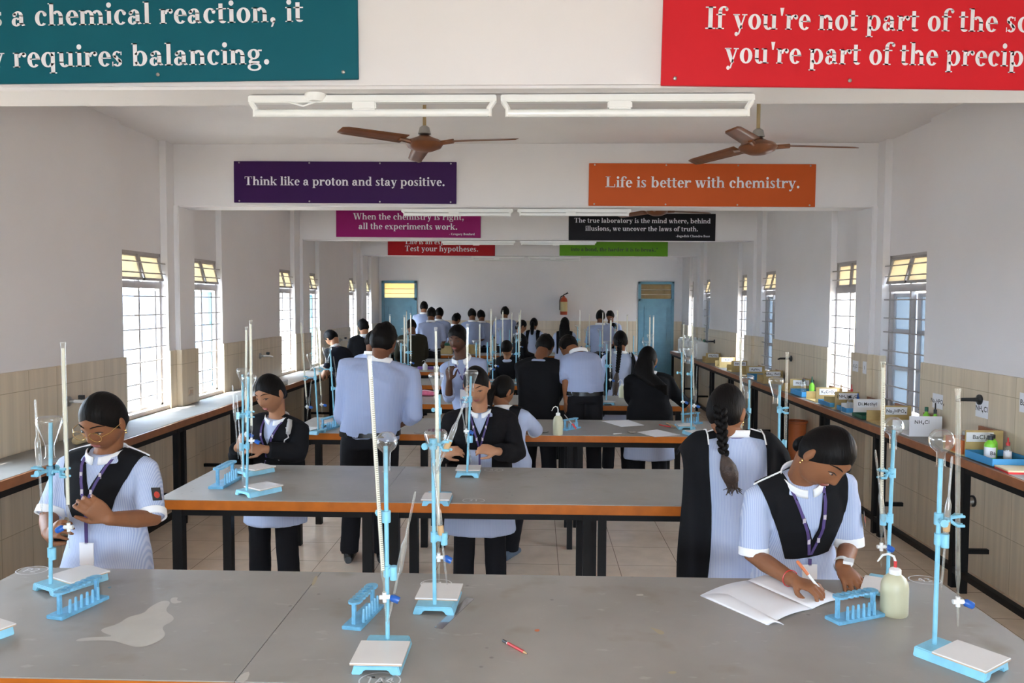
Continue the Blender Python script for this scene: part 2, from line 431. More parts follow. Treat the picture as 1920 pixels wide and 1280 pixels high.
# ---- windows
def window(n, X, s, y0, y1, leaf=None, vent=True, cream='frost_cream'):
    o = empty('window_%d' % n, (X + s * .085, (y0 + y1) / 2, SILL)); o['kind'] = 'structure'
    hy = (y1 - y0) / 2; h = HEAD - SILL; zt = TRANS - SILL; b = .022
    fr = MB()
    fr.bx(-.02, .02, -hy, -hy + b * 1.4, 0, h); fr.bx(-.02, .02, hy - b * 1.4, hy, 0, h)
    fr.bx(-.02, .02, -hy, hy, 0, b); fr.bx(-.02, .02, -hy, hy, h - b, h); fr.bx(-.025, .025, -hy, hy, zt - .03, zt + .03)
    fr.bx(-.018, .018, -.014, .014, 0, h)
    fr.build('window_frame', M['winframe'], o)
    # horizontal safety bars on the room side
    br = MB()
    for z in (.12, .24, .42, .54, .70, .82, .98, 1.05): 
        if z < zt - .03: br.tube([(-s * .06, -hy, z), (-s * .06, hy, z)], .006, 6)
    for z in (zt + .1, zt + .19): br.tube([(-s * .06, -hy, z), (-s * .06, hy, z)], .006, 6)
    br.build('safety_bars', M['winframe'], o, smooth=True)
    for k, (a, c) in enumerate(((-hy + .03, -.014), (.014, hy - .03))):
        # tilting vent panes above the transom
        ang = R(14 if vent else 3); hh = h - b - zt - .03
        rot = Matrix.Rotation(-s * -ang, 3, 'Y')
        top = V((0, (a + c) / 2, h - b))
        f = MB()
        for dy in (a + .01 - (a + c) / 2, c - .01 - (a + c) / 2): f.box(top + rot @ V((0, dy, -hh / 2)), (.02, .02, hh), rot=rot)
        f.box(top + rot @ V((0, 0, -hh + .01)), (.02, c - a, .02), rot=rot); f.box(top + rot @ V((0, 0, -.01)), (.02, c - a, .02), rot=rot)
        vf = f.build('vent_frame', M['winframe'], o)
        MB().box(top + rot @ V((0, 0, -hh / 2)), (.004, c - a - .03, hh - .03), rot=rot).build('pane', M[cream], vf)
    for kind, edge, ang in (leaf if isinstance(leaf, list) else [leaf] if leaf else []):
        # side-hung leaf swung outwards
        yb = hy - .03 if edge > 0 else -hy + .03
        L = hy - .04; d = V((s * math.sin(R(ang)), -edge * math.cos(R(ang)), 0)); org = V((s * .02, yb, 0))
        rz = math.atan2(d.y, d.x)
        f = MB()
        for t, wd in ((.015, .03), (L - .03, .07)): f.box(org + d * t + V((0, 0, zt / 2)), (wd, .025, zt - .1), rz)
        for z in (.06, zt * .36, zt * .66, zt - .06): f.box(org + d * (L / 2) + V((0, 0, z)), (L, .025, .03), rz)
        lf = f.build('casement_frame', M['bluepaint'] if kind == 'blue' else M['shutter'], o)
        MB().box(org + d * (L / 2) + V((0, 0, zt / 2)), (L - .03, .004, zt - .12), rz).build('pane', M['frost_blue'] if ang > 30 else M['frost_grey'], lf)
    return o
leafL = {2: ('grey', 1, 75), 3: ('blue', 1, 80), 5: ('blue', 1, 80), 7: ('blue', 1, 70)}
n = 0
for k, (a, b) in enumerate(WINY):
    n += 1; window(n, XL, -1, a, b, leafL.get(k), vent=True)
for k, (a, b) in enumerate(WINY):
    n += 1
    window(n, XR, 1, a, b, {2: [('grey', -1, 5), ('grey', 1, 4)], 4: [('grey', -1, 12), ('grey', 1, 6)], 5: ('grey', 1, 60), 6: [('grey', -1, 10), ('grey', 1, 8)]}.get(k), vent=k % 2 == 0)
for X, s, q in ((XL, -1, 0), (XR, 1, 8)):
    for k, (a, b) in enumerate(WINY):
        struct('trim_%d' % (20 + q + k), MB().bx(X + s * .0, X + s * .26, a, b, SILL - .03, SILL + .004), M['sill'])
# sunshades over the windows, outside
for X, s, nm in ((XL, -1, 'sunshade_left'), (XR, 1, 'sunshade_right')):
    mb = MB()
    for k in range(0, len(WINY), 2): mb.bx(X + s * TK, X + s * (TK + .14), WINY[k][0] - .2, WINY[k + 1][1] + .2, HEAD + .04, HEAD + .1)
    struct(nm, mb, M['wall'])
# ground and neighbouring buildings outside
struct('ground_outside', MB().bx(-60, 60, -30, 60, -.5, -.3), mat('dry_ground', (0.42, 0.36, 0.27), .9, var=.15, vscale=1))
cream = mat('outside_cream', (0.72, 0.52, 0.34), .8); 
mb = MB().bx(9, 11, -6, 40, -.4, 2.4)
for k in range(14): mb.bx(8.9, 9, -6 + k * 3, -5.6 + k * 3, -.4, 2.4)
bo = struct('building_outside_right', mb, cream)
mb = MB().bx(-14, -12, -4, 40, -.4, .9)
struct('wall_outside_left', mb, mat('outside_grey', (0.55, 0.56, 0.58), .8))

# ---- doors
def door(n, x0, x1, amber):
    o = empty('door_%d' % n, ((x0 + x1) / 2, YB - .01, 0)); o['kind'] = 'structure'
    hw = (x1 - x0) / 2; b = .055
    f = MB().bx(-hw, -hw + b, -.03, .08, 0, DH).bx(hw - b, hw, -.03, .08, 0, DH).bx(-hw, hw, -.03, .08, DH - b, DH).bx(-hw, hw, -.03, .08, 1.86, 1.92)
    f.build('door_frame', M['bluepaint'], o, bevel=.004)
    lf = MB().bx(-hw + b, hw - b, 0, .04, 0, 1.86)
    w = hw - b
    for z0, z1 in ((1.42, 1.74), (1.0, 1.34), (.56, .92), (.1, .48)):
        for q in ((-w + .07, w - .07, z0, z0 + .02), (-w + .07, w - .07, z1 - .02, z1), (-w + .07, -w + .09, z0, z1), (w - .09, w - .07, z0, z1)):
            lf.bx(q[0], q[1], -.012, .005, q[2], q[3])
    d = lf.build('door_leaf', M['bluepaint'], o)
    MB().tube([(-w + .05, -.04, 1.0), (-w + .05, -.04, 1.12)], .009, 8).build('handle', M['steel'], d)
    MB().bx(-w, w, .03, .036, 1.92, DH - b).build('pane', M[amber], o)
    br = MB()
    for z in (2.0, 2.1): br.bx(-w, w, -.005, .008, z, z + .012)
    br.build('transom_bars', M['winframe'], o)
M['dimglass'] = glassmat('dim_glass', (.22, .20, .16), .3, .05, .05, .12, (.12, .10, .07))
door(1, DL[0], DL[1], 'amber'); door(2, DR[0], DR[1], 'dimglass')
# the corridor behind the doors; overhead slabs added to dim the light there
struct('corridor_sky_block', MB().bx(-.5, 6, YB + .2, YB + 3.3, 2.9, 3.0).bx(-6, -.5, YB + 1.2, YB + 3.3, 2.9, 3.0), M['wall'])
struct('wall_corridor', MB().bx(-6, 6, YB + 3.2, YB + 3.3, -.3, 3.5), mat('corridor_paint', (.72, .63, .47), .8))
# ------------------------------------------------------------------ serif lettering (bold), drawn glyph by glyph
XH = .46
def _r(x0, y0, x1, y1): return ('q', ((x0, y0), (x1, y0), (x1, y1), (x0, y1)))
def _L(x0, y0, x1, y1, w): return ('q', ((x0 - w / 2, y0), (x0 + w / 2, y0), (x1 + w / 2, y1), (x1 - w / 2, y1)))
def _o(cx, cy, rx, ry, tx, ty, a0=0, a1=360): return ('o', cx, cy, rx, ry, tx, ty, a0, a1)
def _d(cx, cy, r): return ('o', cx, cy, r, r * 1.05, r, r * 1.05, 0, 360)
def _n(x): return [_r(x, 0, x + .13, XH), _r(x - .05, XH - .035, x + .13, XH), _r(x - .05, 0, x + .18, .035)]
def _arch(x): return [_o(x, .265, .185, .20, .13, .07, -5, 145), _r(x + .055, 0, x + .185, .29), _r(x + .005, 0, x + .235, .035)]
_bowl = _o
G = {
 'a': (.5, [_o(.18, .13, .155, .14, .125, .045, 30, 340), _r(.27, .05, .40, .33), _o(.235, .30, .165, .165, .13, .045, 0, 165), _d(.115, .345, .06), ('q', ((.29, .1), (.36, 0), (.47, .02), (.40, .09)))]),
 'b': (.556, [_r(.06, 0, .19, .70), _r(.01, .665, .19, .70), _o(.29, .23, .22, .24, .14, .05, -150, 150)]),
 'c': (.444, [_o(.24, .23, .21, .24, .14, .05, 45, 315), _d(.355, .35, .06)]),
 'd': (.556, [_r(.34, 0, .47, .70), _r(.27, .665, .47, .70), _o(.25, .23, .22, .24, .14, .05, 30, 330), _r(.34, 0, .54, .035)]),
 'e': (.444, [_o(.235, .23, .205, .24, .14, .05, 5, 318), _r(.12, .235, .44, .27)]),
 'f': (.333, [_r(.07, 0, .20, .55), _o(.26, .53, .19, .17, .13, .05, 40, 180), _r(.0, .42, .32, .46), _r(.01, 0, .28, .035), _d(.36, .60, .055)]),
 'g': (.5, [_o(.22, .31, .19, .16, .12, .045), _r(.36, .40, .48, .45), _o(.24, -.08, .22, .125, .09, .05), _o(.18, .08, .12, .09, .08, .05, 90, 270), _r(.14, .02, .40, .10)]),
 'h': (.556, [_r(.06, 0, .19, .70), _r(.01, .665, .19, .70), _r(.01, 0, .24, .035)] + _arch(.305)),
 'i': (.278, [_r(.08, 0, .21, XH), _r(.02, XH - .035, .21, XH), _r(.02, 0, .27, .035), _d(.14, .61, .078)]),
 'k': (.556, [_r(.06, 0, .19, .70), _r(.01, .665, .19, .70), _r(.01, 0, .24, .035), _L(.18, .19, .42, .44, .05), _L(.46, .02, .25, .27, .14), _r(.33, .425, .53, .46), _r(.31, 0, .55, .035)]),
 'l': (.278, [_r(.07, 0, .20, .70), _r(.01, .665, .20, .70), _r(.01, 0, .26, .035)]),
 'm': (.833, _n(.06) + _arch(.305) + _arch(.59)),
 'n': (.556, _n(.06) + _arch(.305)),
 'o': (.5, [_o(.25, .23, .22, .24, .14, .05)]),
 'p': (.556, [_r(.06, -.2, .19, XH), _r(.01, XH - .035, .19, XH), _r(.01, -.2, .25, -.165), _o(.29, .23, .22, .24, .14, .05, -150, 150)]),
 'q': (.556, [_r(.34, -.2, .47, XH), _r(.29, -.2, .53, -.165), _o(.25, .23, .22, .24, .14, .05, 30, 330)]),
 'r': (.444, _n(.06) + [_o(.31, .28, .16, .18, .1, .07, 50, 170), _d(.375, .385, .07)]),
 's': (.389, [_o(.185, .345, .14, .125, .10, .04, 35, 240), _o(.195, .125, .15, .135, .11, .045, -150, 70), _L(.27, .12, .12, .33, .13), _r(.3, .34, .33, .45), _r(.03, 0, .06, .14)]),
 't': (.333, [_r(.07, .07, .20, .60), _r(.0, .42, .31, .46), _o(.20, .11, .13, .12, .13, .05, 180, 330)]),
 'u': (.556, [_r(.06, .13, .19, XH), _r(.0, XH - .035, .19, XH), _o(.23, .16, .17, .175, .13, .06, 180, 320), _r(.35, 0, .48, XH), _r(.29, XH - .035, .48, XH), _r(.35, 0, .54, .035)]),
 'v': (.5, [_L(.10, .44, .26, 0, .14), _L(.41, .44, .27, 0, .05), _r(.0, .425, .23, .46), _r(.31, .425, .49, .46)]),
 'w': (.722, [_L(.10, .44, .22, 0, .13), _L(.36, .44, .24, 0, .05), _L(.36, .44, .48, 0, .13), _L(.63, .44, .50, 0, .05), _r(.0, .425, .22, .46), _r(.26, .425, .46, .46), _r(.54, .425, .71, .46)]),
 'x': (.5, [_L(.10, .44, .38, .02, .14), _L(.37, .44, .10, .02, .05), _r(.0, .425, .22, .46), _r(.29, .425, .47, .46), _r(.01, 0, .19, .035), _r(.27, 0, .49, .035)]),
 'y': (.5, [_L(.10, .44, .27, .02, .14), _L(.41, .44, .20, -.16, .055), _r(.0, .425, .23, .46), _r(.31, .425, .49, .46), _d(.13, -.145, .06)]),
 'T': (.667, [_r(.25, 0, .40, .68), _r(.03, .63, .62, .68), _r(.03, .50, .07, .68), _r(.58, .50, .62, .68), _r(.17, 0, .48, .04)]),
 'L': (.667, [_r(.10, 0, .25, .68), _r(.02, .64, .33, .68), _r(.02, 0, .62, .045), _r(.57, 0, .63, .2)]),
 'I': (.389, [_r(.12, 0, .27, .68), _r(.02, .64, .37, .68), _r(.02, 0, .37, .04)]),
 'W': (1.0, [_L(.14, .66, .32, 0, .15), _L(.50, .66, .33, 0, .05), _L(.50, .66, .68, 0, .15), _L(.87, .66, .70, 0, .05), _r(.0, .64, .28, .68), _r(.36, .64, .62, .68), _r(.77, .64, .98, .68)]),
 'G': (.778, [_o(.38, .34, .34, .36, .17, .045, 45, 320), _r(.54, .04, .67, .32), _r(.47, .28, .75, .32), _r(.63, .5, .67, .68)]),
 'C': (.722, [_o(.38, .34, .34, .36, .17, .045, 40, 320), _r(.62, .48, .66, .68)]),
 'B': (.667, [_r(.09, 0, .24, .68), _r(.02, .64, .35, .68), _r(.02, 0, .35, .04), _o(.30, .51, .24, .17, .14, .04, -90, 90), _o(.32, .18, .28, .185, .15, .045, -90, 90), _r(.2, .335, .33, .37)]),
 'J': (.5, [_r(.22, .1, .37, .68), _r(.13, .64, .46, .68), _o(.2, .12, .17, .16, .15, .05, 180, 360), _d(.09, .14, .07)]),
 ',': (.25, [_d(.125, .07, .08), _L(.17, .05, .09, -.14, .06)]),
 '.': (.25, [_d(.125, .07, .08)]),
 "'": (.24, [('q', ((.10, .42), (.15, .42), (.20, .66), (.06, .66)))]),
 '-': (.333, [_r(.04, .18, .29, .25)]),
 '"': (.42, [('q', ((.08, .42), (.13, .42), (.17, .68), (.05, .68))), ('q', ((.26, .42), (.31, .42), (.35, .68), (.23, .68)))]),
 ' ': (.25, []),
}
def text_polys(s, fine=12):
    x = 0; out = []
    for ch in s:
        adv, pr = G[ch]
        for p in pr:
            if p[0] == 'q': out.append([(x + a, b) for a, b in p[1]])
            else:
                _, cx, cy, rx, ry, tx, ty, a0, a1 = p
                k = max(3, int(abs(a1 - a0) / 360 * fine * 2))
                for i in range(k):
                    t0, t1 = R(a0 + (a1 - a0) * i / k), R(a0 + (a1 - a0) * (i + 1) / k)
                    out.append([(x + cx + rx * math.cos(t0), cy + ry * math.sin(t0)), (x + cx + rx * math.cos(t1), cy + ry * math.sin(t1)),
                                (x + cx + (rx - tx) * math.cos(t1), cy + (ry - ty) * math.sin(t1)), (x + cx + (rx - tx) * math.cos(t0), cy + (ry - ty) * math.sin(t0))])
        x += adv
    return out, x

def banner(name, Y, quad, col, lines, label, fine=10, textmat='text', screws=True, tilt=None):
    # quad: left, right, top, bottom in photo pixels on the beam face
    l, r, t, b = quad
    yf = Y - .012
    c = at((l + r) / 2, (t + b) / 2, yf)
    W = (at(r, (t + b) / 2, yf) - at(l, (t + b) / 2, yf)).length; Hh = (at((l + r) / 2, t, yf) - at((l + r) / 2, b, yf)).length
    o = MB().box((0, 0, 0), (W, .014, Hh)).build(name, mat(name + '_vinyl', col, .5, spec=.15, var=.04, vscale=3), bevel=.002)
    o.location = c
    o.rotation_euler = (0, R(tilt if tilt is not None else .30), 0)
    tag(o, label, 'banner', 'quotation banners on the ceiling beams')
    mpp = W / (r - l)
    for item in lines:
        s, x0, x1, yb = item[:4]
        polys, adv = text_polys(s, fine)
        sx = (x1 - x0) * mpp / adv; sz = item[4] * mpp if len(item) > 4 else sx
        ox = (x0 - (l + r) / 2) * mpp; oz = ((t + b) / 2 - yb) * mpp
        vs, fs = [], []
        for p in polys:
            q = [(ox + a * sx, -.0085, oz + e * sz) for a, e in p]
            fs.append(tuple(range(len(vs), len(vs) + len(q)))); vs += q
        tag(MB().add(vs, fs).build('lettering', M[textmat], o), kind='stuff')
    if screws:
        mb = MB()
        for k in range(4):
            for zz in (-.46, .46): mb.lathe([(.0, 0), (.007, .001), (.008, .004), (.006, .007), (0, .008)], ((k / 3 - .5) * W * .95, -.006, zz * Hh), (0, -1, 0), 10)
        mb.build('mounting_screws', M['steel'], o, smooth=True)
    return o
b1, b2, b3, b4 = BEAMS
banner('quotation_banner', b1, (-420, 664, -170, 157), (0.006, 0.105, 0.145), [("s a chemical reaction, it", -16, 566, 47), ("y requires balancing.", -22, 503, 122)],
       'teal banner reading about a chemical reaction that requires balancing', tilt=-.5)
banner('quotation_banner', b1, (1238, 2290, -160, 168), (0.62, 0.018, 0.028), [("If you're not part of the solution,", 1318, 2085, 60, 62), ("you're part of the precipitate.", 1358, 2040, 124, 62)],
       'red banner about not being part of the solution', tilt=.95)
banner('quotation_banner', b2, (438, 855, 303, 381), (0.038, 0.010, 0.075), [("Think like a proton and stay positive.", 458, 834, 348)],
       'dark purple banner about thinking like a proton')
banner('quotation_banner', b2, (1103, 1528, 307, 387), (0.56, 0.10, 0.022), [("Life is better with chemistry.", 1134, 1499, 352)],
       'orange banner saying life is better with chemistry')
banner('quotation_banner', b3, (630, 901, 392, 445), (0.27, 0.012, 0.13), [("When the chemistry is right,", 662, 870, 412), ("all the experiments work.", 672, 858, 430), ("- Gregory Benford", 842, 890, 440)],
       'magenta banner on when the chemistry is right', fine=7, screws=False)
banner('quotation_banner', b3, (1066, 1341, 400, 451), (0.010, 0.009, 0.012), [("The true laboratory is the mind where, behind", 1076, 1332, 418), ("illusions, we uncover the laws of truth.", 1097, 1309, 433), ("-Jagadish Chandra Bose", 1267, 1331, 444)],
       'black banner about the true laboratory being the mind', fine=7, screws=False)
banner('quotation_banner', b4, (727, 928, 446, 479), (0.40, 0.012, 0.018), [("Life is an experiment.", 760, 880, 458), ("Test your hypotheses.", 759, 897, 471)],
       'small red banner on the farthest beam saying test your hypotheses', fine=6, screws=False)
banner('quotation_banner', b4, (1049, 1252, 446, 480), (0.13, 0.35, 0.02), [('into a bond, the harder it is to break."', 1070, 1234, 471)],
       'bright green banner on the farthest beam', fine=6, textmat='text_black', screws=False)

# ------------------------------------------------------------------ tube lights under the beams
def tube_light(name, px0, px1, pyb, Y, flip, label, grp='tube lights hung under the beams'):
    a, b = at(px0, pyb, Y), at(px1, pyb, Y); L = b.x - a.x; zt = ZS - .004
    o = empty(name, ((a.x + b.x) / 2, Y, zt), 0, label, 'tube light', grp)
    zd = a.z - zt
    MB().bx(-L / 2, L / 2, -.02, .02, -.03, 0).build('batten', M['fixture'], o, bevel=.004)
    mb = MB()
    for s in (-1, 1):
        MB().tube([(s * (L / 2 - .012), 0, -.02), (s * (L / 2 - .012), -.01, zd * .4), (s * (L / 2 - .03), -.012, zd * .75), (s * (L / 2 - .03), -.012, zd - .015)], .012, 8).build('end_bracket', M['fixture'], o, smooth=True)
    MB().tube([(-L / 2 + .03, -.012, zd), (L / 2 - .03, -.012, zd)], .016, 14).build('fluorescent_tube', M['tube'], o, smooth=True)
    MB().bx(flip * .03 - .05, flip * .03 + .05, -.03, .01, -.062, -.028).build('ballast', M['fixture'], o, bevel=.006)
    return o
for i, (Y, p) in enumerate(((b1 + .1, (468, 931, 939, 1413, 214)), (b2 + .12, (753, 962, 970, 1183, 402)), (b3 + .12, (828, 966, 975, 1118, 457)), (b4 + .12, (884, 984, 990, 1089, 487)))):
    nm = ['nearest beam', 'second beam', 'third beam', 'farthest beam'][i]
    tube_light('tube_light', p[0], p[1], p[4], Y, -1, 'white fluorescent tube light under the %s, on the sunlit window side' % nm)
    tube_light('tube_light', p[2], p[3], p[4], Y, -1, 'white fluorescent tube light under the %s, on the reagent shelf side' % nm)
rose = empty('ceiling_rose', tuple(at(592, 178, b1 + .09)), 0, 'round white ceiling rose with a drooping wire above the nearest tube light', 'ceiling rose')
rose.location.z = ZS
MB().lathe([(0, 0), (.045, 0), (.045, -.012), (.03, -.03), (0, -.032)], (0, 0, 0), n=24).build('cover', M['fixture'], rose, smooth=True)
MB().tube([(0, 0, -.03), (-.05, -.01, -.05), (-.15, 0, -.02)], .004, 6).build('wire', M['fixture'], rose, smooth=True)

# ------------------------------------------------------------------ ceiling fans
def fan(hub_px, Y, angs, label):
    h = at(*hub_px, Y)
    o = empty('ceiling_fan', tuple(h), 0, label, 'ceiling fan', 'brown ceiling fans')
    MB().lathe([(0, -.045), (.05, -.042), (.10, -.022), (.115, 0), (.10, .02), (.06, .035), (.03, .05), (0, .05)], n=28).build('motor', M['fanbrown'], o, smooth=True)
    top = ZC - h.z
    MB().tube([(0, 0, .04), (0, 0, top)], .011, 10).build('down_rod', M['fancream'], o, smooth=True)
    MB().lathe([(.03, top), (.055, top - .01), (.045, top - .07), (.02, top - .09)], n=18).build('canopy', M['fancream'], o, smooth=True)
    MB().lathe([(.02, .05), (.04, .06), (.03, .10), (.015, .11)], n=18).build('canopy', M['steel'], o, smooth=True)
    for a in angs:
        d = V((math.cos(R(a)), math.sin(R(a)), 0)); e = V((-d.y, d.x, 0)); 
        def f(u, v, d=d, e=e):
            rr = .15 + u * .44; w = .105 - .02 * u; wd = w * (1 if u < .96 else .75)
            y = (v - .5) * wd
            return d * rr + e * y + V((0, 0, .012 + y * .28 - .012 * u))
        mb = MB().grid(f, 12, 3)
        me = mb.me('blade', True); bl = mesh_obj('blade', me, M['fanbrown'], o)
        so = bl.modifiers.new('thickness', 'SOLIDIFY'); so.thickness = .004
        MB().tube([d * .09 + V((0, 0, .0)), d * .19 + V((0, 0, .008))], .014, 8).build('blade_arm', M['fanbrown'], bl, smooth=True)
    return o
fan((796, 270), 4.85, (-15, 105, 225), 'brown three blade ceiling fan above the purple banner')
fan((1421, 276), 4.85, (0, 120, 241), 'brown three blade ceiling fan above the orange banner')
fan((1232, 397), 8.6, (8, 128, 248), 'brown ceiling fan half hidden behind the beam of the black banner')
# ------------------------------------------------------------------ laboratory tables
ROWN = ['nearest', 'second', 'third', 'fourth', 'fifth', 'sixth', 'seventh', 'eighth']
TABY = [1.95, 3.76, 5.73, 7.42, 9.10, 10.82, 12.55, 14.15]
TD = [.82, .83, .77, .78, .78, .78, .78, .78]
SEGS = [(-1.86, -.771), (-.769, 1.42)]
def lab_table(x0, x1, y0, d, label, grp):
    o = empty('lab_table', ((x0 + x1) / 2, y0 + d / 2, 0), 0, label, 'table', grp)
    hw, hd = (x1 - x0) / 2, d / 2
    top = MB().bx(-hw, hw, -hd, hd, T - .004, T).build('tabletop', M['tabletop'], o)
    ed = MB().bx(-hw, hw, -hd, -hd + .02, T - .05, T - .0035).bx(-hw, hw, hd - .02, hd, T - .05, T - .0035).bx(-hw, -hw + .02, -hd + .02, hd - .02, T - .05, T - .0035).bx(hw - .02, hw, -hd + .02, hd - .02, T - .05, T - .0035).bx(-hw + .02, hw - .02, -hd + .02, hd - .02, T - .045, T - .004)
    ed.build('edge_band', M['orange'], o)
    fr = MB(); zt = T - .05
    for y in (-hd + .10, hd - .10): fr.bx(-hw + .05, hw - .05, y - .02, y + .02, zt - .05, zt)
    for x in (-hw + .06, hw - .06): fr.bx(x - .02, x + .02, -hd + .1, hd - .1, zt - .05, zt)
    fr.build('frame', M['black_steel'], o)
    for x in (-hw + .065, hw - .065):
        for y in (-hd + .10, hd - .10): MB().bx(x - .025, x + .025, y - .025, y + .025, 0, zt).build('leg', M['black_steel'], o)
    if hw > .8:
        for x in (-.07, .005):
            for y in (-hd + .10, hd - .10): MB().bx(x - .02, x + .02, y - .022, y + .022, 0, zt).build('leg', M['black_steel'], o)
    return o
TABLES = []
place = ['short grey orange edged lab table nearer the sunlit windows in the %s row', 'long grey orange edged lab table in the %s row']
for r in range(8):
    row = []
    for k, (x0, x1) in enumerate(SEGS):
        row.append(lab_table(x0, x1, TABY[r], TD[r], place[k] % ROWN[r], 'grey lab tables'))
    TABLES.append(row)

def on_table(px, py, z=T):
    return atz(px, py, z)
def flat_mark(name, polys, p, scale, rz, m, parent, dz=.0008):
    vs, fs = [], []
    c, s = math.cos(rz), math.sin(rz)
    for q in polys:
        fs.append(tuple(range(len(vs), len(vs) + len(q))))
        vs += [(p.x - parent.location.x + scale * (a * c - b * s), p.y - parent.location.y + scale * (a * s + b * c), p.z + dz) for a, b in q]
    return MB().add(vs, fs).build(name, m, parent)
def chalk_ring(px, py, txt, parent, rx=.055, ry=.045):
    p = on_table(px, py); polys = []
    for k in range(28):
        t0, t1 = 2 * math.pi * k / 28, 2 * math.pi * (k + 1) / 28
        polys.append([(rx * math.cos(t0), ry * math.sin(t0)), (rx * math.cos(t1), ry * math.sin(t1)), (rx * .93 * math.cos(t1), ry * .92 * math.sin(t1)), (rx * .93 * math.cos(t0), ry * .92 * math.sin(t0))])
    def stroke(pts, w=.0045):
        for (a, b), (c, d) in zip(pts, pts[1:]):
            l = math.hypot(c - a, d - b); nx, ny = -(d - b) / l * w / 2, (c - a) / l * w / 2
            polys.append([(a + nx, b + ny), (c + nx, d + ny), (c - nx, d - ny), (a - nx, b - ny)])
    S = {'P': [(-.008, -.018), (-.008, .018), (.008, .014), (.008, .002), (-.008, 0)], 'T': [(-.01, .018), (.01, .018), (0, .018), (0, -.018)],
         '1': [(0, -.018), (0, .018), (-.006, .01)], '2': [(-.009, .01), (0, .018), (.009, .008), (-.009, -.018), (.01, -.018)], '3': [(-.008, .016), (.008, .014), (-.002, .001), (.008, -.01), (-.008, -.018)],
         '4': [(.004, -.018), (.004, .018), (-.01, -.004), (.011, -.004)], '5': [(.009, .018), (-.006, .018), (-.007, .003), (.008, -.004), (.004, -.018), (-.008, -.016)], 'A': [(-.01, -.018), (0, .018), (.01, -.018), (.005, -.004), (-.005, -.004)]}
    for i, ch in enumerate(txt): stroke([(a + (i - (len(txt) - 1) / 2) * .026, b) for a, b in S[ch]])
    flat_mark('chalk_mark', polys, p, 1, 0, M['chalk'], parent)
chalk_ring(60, 1069, 'P2', TABLES[0][0]); chalk_ring(1734, 1087, '43', TABLES[0][1]); chalk_ring(712, 1276, 'TA4', TABLES[0][1]); chalk_ring(818, 1094, '41', TABLES[0][1])
chalk_ring(926, 881, '42', TABLES[1][1]); chalk_ring(888, 938, '31', TABLES[1][1]); chalk_ring(422, 878, 'P1', TABLES[1][0]); 
# the dried spill and small marks on the nearest table
M['spill'] = mat('dried_spill', (0.50, 0.475, 0.43), .5, var=.06, vscale=10)
def spill(pxs, parent, m=M['spill'], dz=.0006):
    for _ in range(3 if len(pxs) > 4 else 1):
        pxs = [r_ for (x0, y0), (x1, y1) in zip(pxs, pxs[1:] + pxs[:1]) for r_ in ((x0 * .75 + x1 * .25, y0 * .75 + y1 * .25), (x0 * .25 + x1 * .75, y0 * .25 + y1 * .75))]
    pts = [on_table(*q) for q in pxs]
    vs = [(p.x - parent.location.x, p.y - parent.location.y, T + dz) for p in pts]
    MB().add(vs, [tuple(range(len(vs)))]).build('stain', m, parent)
spill([(138, 1203), (150, 1196), (185, 1194), (215, 1193), (192, 1186), (188, 1179), (222, 1170), (240, 1156), (270, 1150), (280, 1138), (305, 1125), (322, 1128), (308, 1145), (328, 1157), (322, 1166), (302, 1175), (312, 1190), (298, 1203), (262, 1215), (235, 1208), (215, 1201), (180, 1200)], TABLES[0][0])
spill([(318, 1121), (335, 1119), (330, 1126), (345, 1128), (322, 1133)], TABLES[0][0])
M['glue'] = mat('yellow_residue', (0.42, 0.36, 0.24), .6)
spill([(583, 1098), (590, 1080), (597, 1080), (590, 1096)], TABLES[0][0], M['glue'])
spill([(440, 1277), (455, 1262), (470, 1258), (462, 1279)], TABLES[0][0], M['spill'])
spill([(1216, 1175), (1240, 1181), (1248, 1188), (1236, 1190), (1226, 1181)], TABLES[0][1], M['glue'])
spill([(1192, 1114), (1206, 1113), (1207, 1117), (1194, 1117)], TABLES[0][1])
spill([(1252, 1259), (1268, 1258), (1268, 1263), (1254, 1263)], TABLES[0][1], M['glue'])
spill([(1002, 1180), (1012, 1179), (1011, 1184), (1003, 1184)], TABLES[0][1], M['orangeplastic'])
spill([(200, 1101), (210, 1099), (206, 1104)], TABLES[0][0], M['bluepaint'])
# seam strip between the two boards of the nearest table is the gap between the tables

# ------------------------------------------------------------------ wall counters
def counter(X, s, y0, y1, d, label):
    o = empty('wall_counter', (X - s * d / 2, (y0 + y1) / 2, 0), 0, label, 'counter', 'long counters along the side walls')
    L = (y1 - y0) / 2
    MB().bx(-d / 2 + .018, d / 2 - .02, -L, L, T - .004, T).build('worktop', M['counter_top'] if 'counter_top' in M else M['tabletop'], o)
    MB().bx(-s * d / 2, -s * d / 2 + s * .02, -L, L, T - .055, T - .002).bx(-d / 2 + .02, d / 2 - .02, -L, L, T - .05, T - .004).build('edge_band', M['brown_edge'], o)
    xf = -s * (d / 2 - .045); xb = s * (d / 2 - .05)
    fr = MB().bx(xf - .02, xf + .02, -L, L, .10, .14).bx(xf - .02, xf + .02, -L, L, T - .10, T - .055)
    n = int(round((y1 - y0) / 1.22))
    for k in range(n):
        a = -L + (k + .5) * 2 * L / n
    fr.build('foot_rail', M['black_steel'], o)
    for k in range(n + 1):
        for q in (-.055, .055):
            y = -L + k * 2 * L / n + q
            if abs(y) > L: continue
            MB().bx(xf - .022, xf + .022, y - .022, y + .022, 0, T - .05).build('leg', M['black_steel'], o)
    xs = (min(xf, xb), max(xf, xb))
    for k in range(n + 1):
        y = -L + k * 2 * L / n + .055
        if abs(y) < L: MB().bx(xs[0], xs[1], y - .015, y + .015, .22, .25).build('cross_bar', M['black_steel'], o)
    return o
CLX, CRX = -2.87, 2.69
COUNTL = counter(XL + .017, -1, -.9, 15.9, CLX - XL - .017, 'long grey counter with brown edge under the sunlit windows')
